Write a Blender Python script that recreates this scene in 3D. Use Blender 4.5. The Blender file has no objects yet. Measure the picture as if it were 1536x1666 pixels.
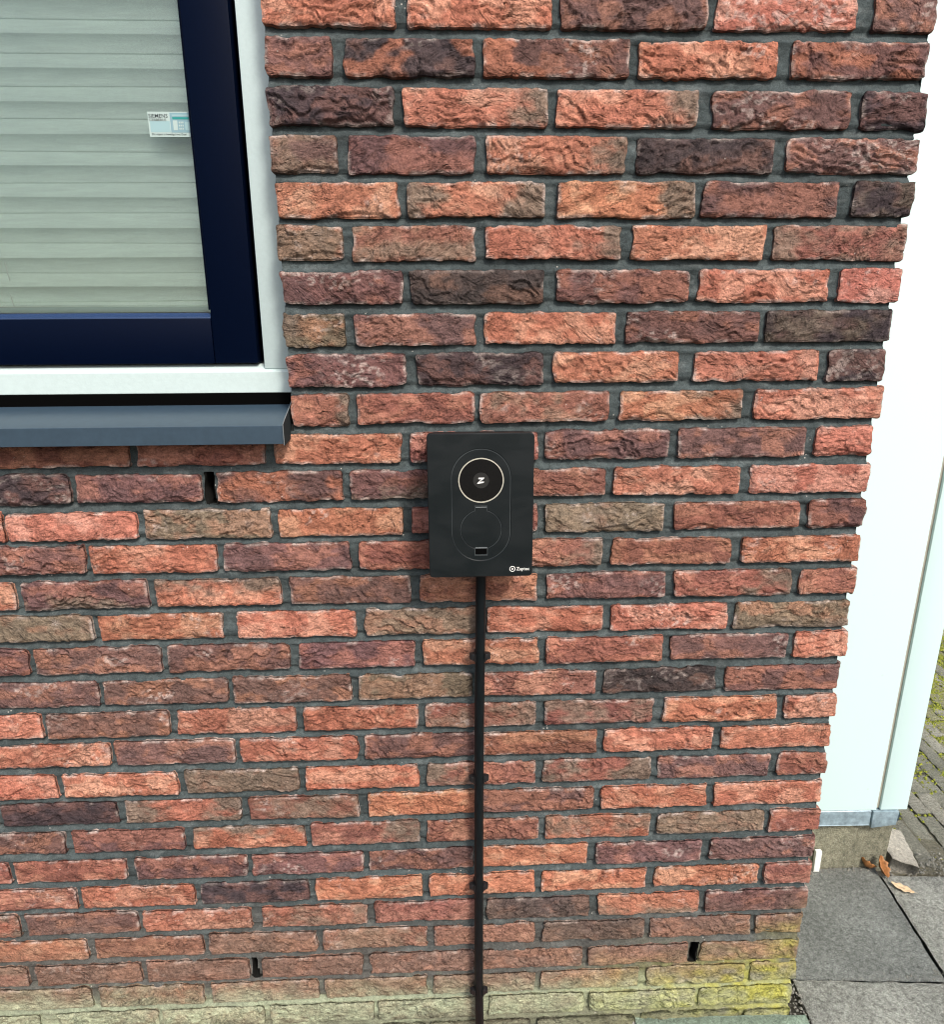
import bpy, bmesh, math, random
import numpy as np
from mathutils import Vector, Matrix

S = bpy.context.scene
COL = S.collection
R = math.radians

# ------------------------------------------------------------------ camera
cam_d = bpy.data.cameras.new('camera')
cam = bpy.data.objects.new('camera', cam_d)
COL.objects.link(cam)
cam.location = (-0.70891, -1.08761, 1.40447)
cam.rotation_mode = 'XYZ'
cam.rotation_euler = (1.310645, 0.0057886, -0.038175)
cam_d.sensor_fit = 'HORIZONTAL'
cam_d.sensor_width = 36.0
cam_d.lens = 36.0 * 1103.105 / 1536.0
cam_d.clip_start = 0.02
cam_d.clip_end = 500.0
S.camera = cam

# ------------------------------------------------------------------ light
SUN_DIR = Vector((0.42, -0.80, 0.95)).normalized()      # towards the sun
w = bpy.data.worlds.new('World')
S.world = w
w.use_nodes = True
wn = w.node_tree.nodes
wl = w.node_tree.links
wn.clear()
sky = wn.new('ShaderNodeTexSky')
sky.sky_type = 'NISHITA'
sky.sun_disc = False
sky.sun_elevation = math.asin(SUN_DIR.z)
sky.sun_rotation = math.atan2(SUN_DIR.x, SUN_DIR.y)
sky.air_density = 1.0
sky.dust_density = 4.0
sky.ozone_density = 1.0
bg = wn.new('ShaderNodeBackground')
bg.inputs['Strength'].default_value = 0.12
wo = wn.new('ShaderNodeOutputWorld')
wl.new(sky.outputs[0], bg.inputs[0])
wl.new(bg.outputs[0], wo.inputs[0])

sl = bpy.data.lights.new('sun', 'SUN')
sl.energy = 1.9
sl.angle = R(11)
sl.color = (1.0, 0.96, 0.90)
so = bpy.data.objects.new('sun', sl)
so.rotation_euler = SUN_DIR.to_track_quat('Z', 'Y').to_euler()
so.location = (2, -4, 5)
COL.objects.link(so)

S.render.engine = 'CYCLES'
S.cycles.filter_width = 1.1
S.view_settings.view_transform = 'Standard'
S.view_settings.look = 'None'
S.view_settings.exposure = 0.80
S.view_settings.gamma = 1.0
S.view_settings.use_curve_mapping = False

# ------------------------------------------------------------------ helpers
def tag(o, label=None, cat=None, group=None, kind=None):
    if label: o['label'] = label
    if cat: o['category'] = cat
    if group: o['group'] = group
    if kind: o['kind'] = kind
    return o

def empty(name, loc=(0, 0, 0), rot=(0, 0, 0), parent=None):
    o = bpy.data.objects.new(name, None)
    o.empty_display_size = 0.05
    o.location = loc
    o.rotation_euler = rot
    COL.objects.link(o)
    if parent: o.parent = parent
    return o

def link(name, me, mat=None, parent=None, smooth=False):
    if mat and not me.materials: me.materials.append(mat)
    if smooth:
        me.polygons.foreach_set('use_smooth', [True] * len(me.polygons))
    o = bpy.data.objects.new(name, me)
    COL.objects.link(o)
    if parent: o.parent = parent
    return o

def mesh_from(name, verts, faces, mat=None, parent=None, smooth=False):
    me = bpy.data.meshes.new(name)
    me.from_pydata([tuple(v) for v in verts], [], [tuple(f) for f in faces])
    me.update()
    return link(name, me, mat, parent, smooth)

def bm_obj(name, bm, mat=None, parent=None, smooth=False, bevel=0.0, seg=2):
    bmesh.ops.recalc_face_normals(bm, faces=bm.faces)
    if bevel:
        es = [e for e in bm.edges if len(e.link_faces) == 2 and e.calc_face_angle(0) > R(25)]
        bmesh.ops.bevel(bm, geom=es, offset=bevel, segments=seg, affect='EDGES', profile=0.5)
    me = bpy.data.meshes.new(name)
    bm.to_mesh(me)
    bm.free()
    o = link(name, me, mat, parent, smooth)
    if smooth:
        try:
            me.set_sharp_from_angle(angle=R(35))
        except Exception:
            pass
    return o

def add_box(bm, x0, x1, y0, y1, z0, z1):
    vs = [bm.verts.new((x, y, z)) for x in (x0, x1) for y in (y0, y1) for z in (z0, z1)]
    for f in ((0, 1, 3, 2), (4, 6, 7, 5), (0, 4, 5, 1), (2, 3, 7, 6), (0, 2, 6, 4), (1, 5, 7, 3)):
        bm.faces.new([vs[i] for i in f])
    return vs

def box(name, b, mat, parent=None, bevel=0.0, seg=2):
    bm = bmesh.new()
    add_box(bm, *b)
    return bm_obj(name, bm, mat, parent, smooth=bevel > 0, bevel=bevel, seg=seg)

def prism_y(bm, pts, y0, y1):
    """closed outline in (x, z) extruded from y0 (front) to y1 (back)"""
    a = [bm.verts.new((p[0], y0, p[1])) for p in pts]
    b = [bm.verts.new((p[0], y1, p[1])) for p in pts]
    n = len(pts)
    bm.faces.new(a)
    bm.faces.new(b[::-1])
    for i in range(n):
        bm.faces.new((a[i], b[i], b[(i + 1) % n], a[(i + 1) % n]))

def prism_x(bm, pts, x0, x1):
    """closed outline in (y, z) extruded along x"""
    a = [bm.verts.new((x0, p[0], p[1])) for p in pts]
    b = [bm.verts.new((x1, p[0], p[1])) for p in pts]
    n = len(pts)
    bm.faces.new(a)
    bm.faces.new(b[::-1])
    for i in range(n):
        bm.faces.new((a[i], b[i], b[(i + 1) % n], a[(i + 1) % n]))

# ---- numpy value noise (3-D, quintic)
def _h(i, j, k, s):
    n = (i * 73856093) ^ (j * 19349663) ^ (k * 83492791) ^ (s * 2654435761 & 0x7fffffff)
    n = (n ^ (n >> 13)) * 1274126177 & 0x7fffffff
    n = (n ^ (n >> 16)) * 668265263 & 0x7fffffff
    n = n ^ (n >> 15)
    return (n & 0xffffff) / float(0xffffff) * 2 - 1

def noise(x, y, z=0.0, s=0):
    x, y, z = np.broadcast_arrays(np.asarray(x, float), np.asarray(y, float), np.asarray(z, float))
    xi, yi, zi = np.floor(x).astype(np.int64), np.floor(y).astype(np.int64), np.floor(z).astype(np.int64)
    fx, fy, fz = x - xi, y - yi, z - zi
    q = lambda t: t * t * t * (t * (t * 6 - 15) + 10)
    u, v, t = q(fx), q(fy), q(fz)
    def L(a, b, m): return a + (b - a) * m
    r = []
    for dz in ((0, 1) if np.any(fz) else (0,)):
        c00 = _h(xi, yi, zi + dz, s); c10 = _h(xi + 1, yi, zi + dz, s)
        c01 = _h(xi, yi + 1, zi + dz, s); c11 = _h(xi + 1, yi + 1, zi + dz, s)
        r.append(L(L(c00, c10, u), L(c01, c11, u), v))
    return r[0] if len(r) == 1 else L(r[0], r[1], t)

def fbm(x, y, o=3, s=0):
    a, f, t = 1.0, 1.0, 0.0
    r = 0
    for i in range(o):
        r = r + a * noise(x * f + 17.3 * i, y * f + 5.1 * i, 0.0, s + i * 7)
        t += a; a *= 0.5; f *= 2.03
    return r / t

def sm(a, b, x):
    t = np.clip((x - a) / (b - a), 0, 1)
    return t * t * (3 - 2 * t)

# ------------------------------------------------------------------ materials
def new_mat(name):
    m = bpy.data.materials.new(name)
    m.use_nodes = True
    nt = m.node_tree
    b = nt.nodes['Principled BSDF']
    return m, nt, b

def nnode(nt, typ, **kw):
    n = nt.nodes.new(typ)
    for k, v in kw.items(): setattr(n, k, v)
    return n

def tex_noise(nt, vec, scale, detail=4, rough=0.6, dist=0.0, stretch=None):
    if stretch:
        mp = nnode(nt, 'ShaderNodeMapping')
        mp.inputs['Scale'].default_value = stretch
        nt.links.new(vec, mp.inputs['Vector'])
        vec = mp.outputs['Vector']
    n = nnode(nt, 'ShaderNodeTexNoise')
    n.inputs['Scale'].default_value = scale
    n.inputs['Detail'].default_value = detail
    n.inputs['Roughness'].default_value = rough
    n.inputs['Distortion'].default_value = dist
    nt.links.new(vec, n.inputs['Vector'])
    return n.outputs['Fac']

def ramp(nt, fac, stops):
    r = nnode(nt, 'ShaderNodeValToRGB')
    e = r.color_ramp.elements
    while len(e) < len(stops): e.new(0.5)
    for i, (p, c) in enumerate(stops):
        e[i].position = p
        e[i].color = (c, c, c, 1) if isinstance(c, (int, float)) else (*c, 1)
    nt.links.new(fac, r.inputs['Fac'])
    return r.outputs['Color']

def mix(nt, a, b, fac, mode='MIX'):
    n = nnode(nt, 'ShaderNodeMix', data_type='RGBA', blend_type=mode)
    for sock, v in ((n.inputs[0], fac), (n.inputs[6], a), (n.inputs[7], b)):
        if isinstance(v, (int, float)): sock.default_value = v
        elif isinstance(v, tuple): sock.default_value = (*v, 1)
        else: nt.links.new(v, sock)
    return n.outputs[2]

def bump(nt, b, height, dist, strength=1.0, prev=None):
    n = nnode(nt, 'ShaderNodeBump')
    n.inputs['Distance'].default_value = dist
    n.inputs['Strength'].default_value = strength
    nt.links.new(height, n.inputs['Height'])
    if prev is not None: nt.links.new(prev, n.inputs['Normal'])
    nt.links.new(n.outputs[0], b.inputs['Normal'])
    return n.outputs[0]

def pos(nt):
    return nnode(nt, 'ShaderNodeNewGeometry').outputs['Position']

def tint_mat(name, rough=0.9, fine=420, amt=0.35, bd=0.0012, spec=0.25, stretch=None, cracks=True):
    """colour comes from the per-vertex 'tint' (clay colour with painted ridge highlights); the nodes add grain"""
    m, nt, b = new_mat(name)
    at = nnode(nt, 'ShaderNodeAttribute', attribute_name='tint')
    P = pos(nt)
    n1 = tex_noise(nt, P, fine, 5, 0.7)
    n2 = tex_noise(nt, P, fine * 0.22, 4, 0.6, 0.6, stretch)
    c = mix(nt, at.outputs['Color'], ramp(nt, n1, [(0.28, 1 - amt * 1.3), (0.5, 1.0), (0.75, 1 + amt)]), 1.0, 'MULTIPLY')
    c = mix(nt, c, ramp(nt, n2, [(0.3, 1 - amt * 0.8), (0.5, 1.0), (0.72, 1 + amt * 0.8)]), 1.0, 'MULTIPLY')
    # small pale lime specks
    sp = nnode(nt, 'ShaderNodeTexVoronoi'); sp.inputs['Scale'].default_value = 130
    nt.links.new(P, sp.inputs['Vector'])
    spm = ramp(nt, sp.outputs['Distance'], [(0.10, 1.0), (0.20, 0.0)])
    gate = ramp(nt, tex_noise(nt, P, 22, 2), [(0.62, 0.0), (0.70, 0.6)])
    f = mix(nt, spm, gate, 1.0, 'MULTIPLY')
    c = mix(nt, c, (0.62, 0.58, 0.52), f)
    nt.links.new(c, b.inputs['Base Color'])
    b.inputs['Roughness'].default_value = rough
    b.inputs['Specular IOR Level'].default_value = spec
    p = bump(nt, b, n1, bd * 0.55)
    p = bump(nt, b, n2, bd * 1.2, prev=p)
    if cracks:
        # torn clay: overlapping ledges, each brick with its own slant
        oi = nnode(nt, 'ShaderNodeObjectInfo')
        mr = nnode(nt, 'ShaderNodeMapRange'); mr.inputs['To Min'].default_value = -0.62; mr.inputs['To Max'].default_value = 0.62
        nt.links.new(oi.outputs['Random'], mr.inputs['Value'])
        cx = nnode(nt, 'ShaderNodeCombineXYZ'); nt.links.new(mr.outputs[0], cx.inputs['Y'])
        of = nnode(nt, 'ShaderNodeVectorMath', operation='SCALE'); of.inputs[0].default_value = (3.1, 1.7, 5.3)
        nt.links.new(oi.outputs['Random'], of.inputs['Scale'])
        tc = nnode(nt, 'ShaderNodeTexCoord')
        mp = nnode(nt, 'ShaderNodeMapping')
        nt.links.new(tc.outputs['Object'], mp.inputs['Vector'])
        nt.links.new(cx.outputs[0], mp.inputs['Rotation'])
        nt.links.new(of.outputs[0], mp.inputs['Location'])
        Q = mp.outputs['Vector']
        sx = nnode(nt, 'ShaderNodeSeparateXYZ'); nt.links.new(Q, sx.inputs[0])
        def mth(op, a, b_=None):
            n = nnode(nt, 'ShaderNodeMath', operation=op)
            for k, v in enumerate((a, b_)):
                if v is None: continue
                if isinstance(v, (int, float)): n.inputs[k].default_value = v
                else: nt.links.new(v, n.inputs[k])
            return n.outputs[0]
        def ledges(scale, amp, kz, gs, g0, g1):
            n_ = tex_noise(nt, Q, scale, 5, 0.60, 0.7, (0.75, 1, 1.3))
            ph = mth('ADD', mth('MULTIPLY', n_, amp), mth('MULTIPLY', sx.outputs['Z'], kz))
            sw = mth('SUBTRACT', 1.0, mth('FRACT', ph))
            gt = ramp(nt, tex_noise(nt, Q, gs, 2, 0.5), [(g0, 0.0), (g1, 1.0)])
            return mth('MULTIPLY', sw, gt)
        p = bump(nt, b, ledges(15, 8.0, 34, 24, 0.40, 0.56), bd * 3.0, prev=p)
        p = bump(nt, b, ledges(33, 9.0, 95, 38, 0.38, 0.54), bd * 1.35, prev=p)
    return m

def plain(name, col, rough=0.5, metal=0.0, spec=0.5, nscale=None, namt=0.1, bd=0.0, coat=0.0):
    m, nt, b = new_mat(name)
    b.inputs['Base Color'].default_value = (*col, 1)
    b.inputs['Roughness'].default_value = rough
    b.inputs['Metallic'].default_value = metal
    b.inputs['Specular IOR Level'].default_value = spec
    b.inputs['Coat Weight'].default_value = coat
    if nscale:
        P = pos(nt)
        n = tex_noise(nt, P, nscale, 5, 0.65)
        c = mix(nt, col, ramp(nt, n, [(0.3, 1 - namt), (0.7, 1 + namt)]), 1.0, 'MULTIPLY')
        nt.links.new(c, b.inputs['Base Color'])
        if bd: bump(nt, b, n, bd)
    return m

M = {}
M['brick'] = tint_mat('brick_clay', 0.92, 420, 0.42, 0.0016, 0.2, (0.7, 1, 1.6))
M['mortar'] = tint_mat('mortar', 0.95, 620, 0.38, 0.0016, 0.2, None, cracks=False)

# ================================================================== the brick wall
G0 = 0.0
PAL = {  # fired clay colours
    'O': ((0.49, 0.196, 0.128), (0.62, 0.33, 0.23), (0.36, 0.130, 0.088)),
    'K': ((0.50, 0.195, 0.145), (0.62, 0.33, 0.26), (0.40, 0.12, 0.09)),
    'R': ((0.33, 0.134, 0.098), (0.48, 0.23, 0.160), (0.22, 0.094, 0.078)),
    'P': ((0.205, 0.104, 0.092), (0.37, 0.165, 0.115), (0.130, 0.078, 0.076)),
    'D': ((0.088, 0.060, 0.060), (0.20, 0.105, 0.085), (0.046, 0.038, 0.042)),
    'T': ((0.265, 0.180, 0.130), (0.44, 0.205, 0.135), (0.175, 0.135, 0.105)),
}
TAN = np.array((0.240, 0.190, 0.145))
ASH = np.array((0.120, 0.100, 0.075))
LIME = np.array((0.62, 0.52, 0.46))

def algae(c, X, Y, Z, s=3, dust=0.52):
    """dust, pale green algae and yellow-green moss that grow on the foot of the wall"""
    n = fbm(X * 9, Z * 16, 3, s) * 0.5
    n2 = fbm(X * 34, Z * 46, 3, s + 4)
    d = sm(0.40, 0.16, Z + n * 0.16) * dust
    c = c + (np.array((0.245, 0.165, 0.115)) - c) * d[:, None]
    g = sm(0.150, 0.070, Z + n * 0.06 + n2 * 0.03) * (0.80 + 0.30 * n2)
    c = c + (np.array((0.33, 0.375, 0.25)) - c) * np.clip(g, 0, 0.92)[:, None]
    yl = sm(-0.62, -0.02, X + n * 0.25) * sm(0.23, 0.07, Z + n * 0.14 - 0.05 * sm(-0.2, 0, X)) * (0.55 + 0.75 * n2)
    c = c + (np.array((0.37, 0.35, 0.07)) - c) * np.clip(yl, 0, 0.93)[:, None]
    low = sm(0.06, 0.02, Z + n2 * 0.03) * sm(0.1, -0.3, X) * 0.7
    c = c + (np.array((0.12, 0.115, 0.08)) - c) * np.clip(low, 0, 0.8)[:, None]
    return c

def set_tint(me, c):
    a = me.attributes.new('tint', 'FLOAT_COLOR', 'POINT')
    a.data.foreach_set('color', np.concatenate([np.clip(c, 0, 1), np.ones((len(c), 1))], 1).astype(np.float32).ravel())

def np_mesh(name, V, F4):
    me = bpy.data.meshes.new(name)
    me.vertices.add(len(V)); me.vertices.foreach_set('co', V.astype(np.float32).ravel())
    me.loops.add(F4.size); me.loops.foreach_set('vertex_index', F4.astype(np.int32).ravel())
    me.polygons.add(len(F4))
    me.polygons.foreach_set('loop_start', np.arange(0, F4.size, 4, dtype=np.int32))
    me.polygons.foreach_set('use_smooth', np.ones(len(F4), dtype=bool))
    me.update(calc_edges=True)
    return me

def make_brick(xa, xb, zc, hgt, code, seed, parent, depth=0.098, y0=0.0, res=0.0021, side=False, tilt=0.0):
    """one hand-moulded brick: a dense relief on its face, irregular arrises, plain back"""
    rnd = random.Random(seed)
    L = xb - xa
    nx, nz = max(6, int(L / res)), max(6, int(hgt / res))
    u = np.linspace(-1, 1, nx + 1); v = np.linspace(-1, 1, nz + 1)
    # a little denser at the rim
    u = np.sign(u) * (1 - (1 - np.abs(u)) ** 1.0); v = np.sign(v) * (1 - (1 - np.abs(v)) ** 1.12)
    UU, VV = np.meshgrid(u, v)          # rows = z
    X = UU * L / 2; Z = VV * hgt / 2
    r1, r2 = rnd.uniform(0.003, 0.006), 0
    a = np.maximum(0, np.abs(X) - (L / 2 - r1)) / r1
    b = np.maximum(0, np.abs(Z) - (hgt / 2 - r1)) / r1
    hyp = np.hypot(a, b); k = np.where(hyp > 0, np.maximum(a, b) / np.maximum(hyp, 1e-9), 1)
    X = np.where((a > 0) & (b > 0), np.sign(X) * (L / 2 - r1 + a * k * r1), X)
    Z = np.where((a > 0) & (b > 0), np.sign(Z) * (hgt / 2 - r1 + b * k * r1), Z)
    edge = np.minimum(L / 2 - np.abs(X), hgt / 2 - np.abs(Z))
    sx, sz = seed * 3.71 % 97, seed * 1.37 % 89
    ax, az = X + sx, Z + sz
    wz = noise(ax * 34, sz + np.sign(VV) * 7, 0.0, 1) * 0.0017 + noise(ax * 130, sz + np.sign(VV) * 9, 0.0, 2) * 0.0012
    wx = noise(az * 46, sx + np.sign(UU) * 5, 0.0, 3) * 0.0024 + noise(az * 160, sx + np.sign(UU) * 3, 0.0, 4) * 0.0009
    Z2 = Z + wz * np.abs(VV) * 1.0 + tilt * X
    X2 = X + wx * np.abs(UU)
    # relief -----------------------------------------------------------
    th = R(rnd.uniform(-32, 32)); fold = rnd.choice([0.55, 0.9, 1.1, 1.3]) ; kf = rnd.uniform(34, 64)
    if code[0] == 'K': fold = 0.45
    wob = fbm(ax * 17, az * 26, 3, 11) ; wob2 = noise(ax * 60, az * 70, 0.0, 12)
    ph = (-Z * math.cos(th) + X * math.sin(th)) * kf + wob * 2.7 + wob2 * 0.34
    saw = ph - np.floor(ph)
    cell = np.floor(ph)
    prof = np.where(saw < 0.90, (saw / 0.90) ** 1.6, (1 - (saw - 0.90) / 0.10))
    mk = sm(-0.30, 0.28, noise(ax * 19 + 3, az * 31, 0.0, 14)) * sm(0.0, 0.010, edge)
    h = prof * 0.0036 * fold * mk
    ph2 = (-Z * math.cos(th * 0.6 + 0.3) + X * math.sin(th * 0.6 + 0.3)) * kf * 2.7 + wob * 4 + fbm(ax * 48, az * 60, 2, 16) * 1.9
    s2 = ph2 - np.floor(ph2)
    mk2 = sm(-0.15, 0.35, noise(ax * 27, az * 40, 0.0, 18))
    h += (s2 ** 2) * 0.0016 * mk2 * fold * sm(0, 0.006, edge)
    cr = np.abs(fbm(ax * 26, az * 44, 3, 24))
    h -= sm(0.040, 0.0, cr) * 0.0028 * sm(-0.1, 0.3, noise(ax * 15, az * 20, 0.0, 25)) * fold
    h += fbm(ax * 22, az * 36, 2, 20) * 0.0008 + noise(ax * 120, az * 140, 0.0, 21) * 0.0006 + noise(ax * 240, az * 260, 0.0, 22) * 0.0004
    if rnd.random() < 0.25:     # a broken-out flake along the lower arris
        cx = rnd.uniform(-0.3, 0.3) * L
        fl = sm(0.0, 0.003, 0.010 + 0.006 * noise(ax * 60, sz, 0.0, 30) - (Z + hgt / 2) - np.abs(X - cx) ** 2 * rnd.uniform(3, 12))
        h -= fl * 0.0035
    Y2 = -h + 0.0020 * (1 - sm(0, 0.0026, edge)) ** 1.5 - 0.0005
    V0 = np.stack([X2, Y2, Z2], -1).reshape(-1, 3)
    n0 = len(V0)
    idx = np.arange(n0).reshape(nz + 1, nx + 1)
    F = [np.stack([idx[:-1, :-1], idx[:-1, 1:], idx[1:, 1:], idx[1:, :-1]], -1).reshape(-1, 4)]
    per = np.concatenate([idx[0, :], idx[1:, -1], idx[-1, :-1][::-1], idx[1:-1, 0][::-1]])
    pp = V0[per]
    out = np.stack([np.clip(pp[:, 0] / (L / 2) * 1.0, -1, 1) ** 15, np.zeros(len(pp)), np.clip(pp[:, 2] / (hgt / 2), -1, 1) ** 7], -1)
    if side: deps = [0.0045] + list(np.arange(0.010, depth - 0.008, 0.007)) + [depth - 0.005, depth]
    else: deps = [0.0045, 0.012, depth]
    Vs = [V0]; last = per; tot = n0
    for d in deps:
        q = pp.copy()
        q[:, 1] = d
        off = 0.0006
        if side:
            off = 0.0009 + 0.0022 * noise(q[:, 2] * 60 + sz, d * 40 + sx, 0.0, 31) + 0.0009 * noise(q[:, 2] * 190 + sz, d * 180, 0.0, 32)
            off = np.where(q[:, 0] > L / 2 - 0.006, off, 0.0006)
            off = off - 0.003 * (d == depth)
            q += out * off[:, None]
        else:
            q += out * off
        Vs.append(q)
        cur = np.arange(tot, tot + len(per)); tot += len(per)
        F.append(np.stack([last, cur, np.roll(cur, -1), np.roll(last, -1)], -1)[:, ::-1])
        last = cur
    V = np.concatenate(Vs)
    # colour --------------------------------------------------------------
    base, hi, lo = (np.array(c) for c in PAL[code[0]])
    j = np.array((rnd.uniform(0.86, 1.14),) * 3) * np.array((1, rnd.uniform(0.95, 1.08), rnd.uniform(0.92, 1.05)))
    def full(A):   # grid value -> all vertices
        A = A.reshape(-1); return np.concatenate([A] + [A[per]] * len(deps))
    pn = full(fbm(ax * 26, az * 40, 3, 41)); pn2 = full(fbm(ax * 60 + 9, az * 90, 3, 43))
    ce = full(noise(cell * 3.3 + seed, sx, 0.0, 44))
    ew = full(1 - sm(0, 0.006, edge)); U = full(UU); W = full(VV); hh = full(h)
    tphi = sm(-0.05, 0.30, pn + 0.35 * ce); tplo = sm(0.0, 0.35, -pn + 0.3 * ce)
    c = np.tile(base * j, (len(V), 1))
    c += (hi * j - c) * (tphi * 0.62)[:, None]
    c += (lo * j - c) * (tplo * 0.55)[:, None]
    if 'o' in code[1:]:
        t = sm(0.02, 0.30, fbm(full(ax) * 20, full(az) * 30, 3, 47)) * 0.85
        c += (np.array((0.44, 0.170, 0.100)) - c) * t[:, None] * 0.8
    amt = None
    nz_ = pn * 0.9 + pn2 * 0.35
    for ch, g in (('r', U), ('l', -U), ('t', W * 0.8 + 0.2), ('b', -W * 0.8 + 0.2)):
        if ch in code[1:]: amt = sm(-0.05, 0.75, g - 0.25 + nz_ * 0.9)
    if 'e' in code[1:]: amt = sm(0.1, 0.8, np.abs(U) - 0.12 + nz_)
    if 'a' in code[1:]: amt = sm(-0.4, 0.6, nz_ + 0.05) * 0.85
    if 'm' in code[1:]: amt = sm(-0.9, 0.9, nz_) * 0.5
    if amt is not None:
        tt = TAN * (0.8 + 0.35 * pn2[:, None]) if code[0] != 'D' else ASH * (1 + 0.4 * pn2[:, None])
        c += (tt - c) * (amt * 0.88)[:, None]
    # lime bloom on arrises and here and there on the face
    fine = full(fbm(ax * 150, az * 190, 2, 52))
    lb = ew * sm(0.10, 0.50, full(fbm(ax * 50, az * 70, 3, 51)) + 0.16) * 0.60 * (0.6 + 0.8 * np.clip(fine + 0.3, 0, 1))
    big = full(fbm(ax * 16 + 5, az * 26, 2, 53)) + (0.22 if ('w' in code[1:] or code[0] == 'K') else -0.30)
    lb = np.maximum(lb, sm(0.05, 0.45, big) * sm(0.05, 0.45, fine + 0.15 * pn2) * 0.42)
    up = sm(0.0012, 0.0036, hh - 0.0012)  # raised relief tinted lighter, hollows darker: ridge highlights painted into the colour
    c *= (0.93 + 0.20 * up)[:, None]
    c += (LIME * (1.05 if code[0] != 'D' else 0.7) - c) * lb[:, None]
    c = c * np.array((0.850, 0.850, 0.860))
    cx_, cz_ = (xa + xb) / 2, zc
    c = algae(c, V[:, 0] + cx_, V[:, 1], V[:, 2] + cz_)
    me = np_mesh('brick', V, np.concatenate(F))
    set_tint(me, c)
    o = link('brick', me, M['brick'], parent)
    o.location = (cx_, y0 + rnd.uniform(-0.0014, 0.0012), cz_)
    return o

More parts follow.
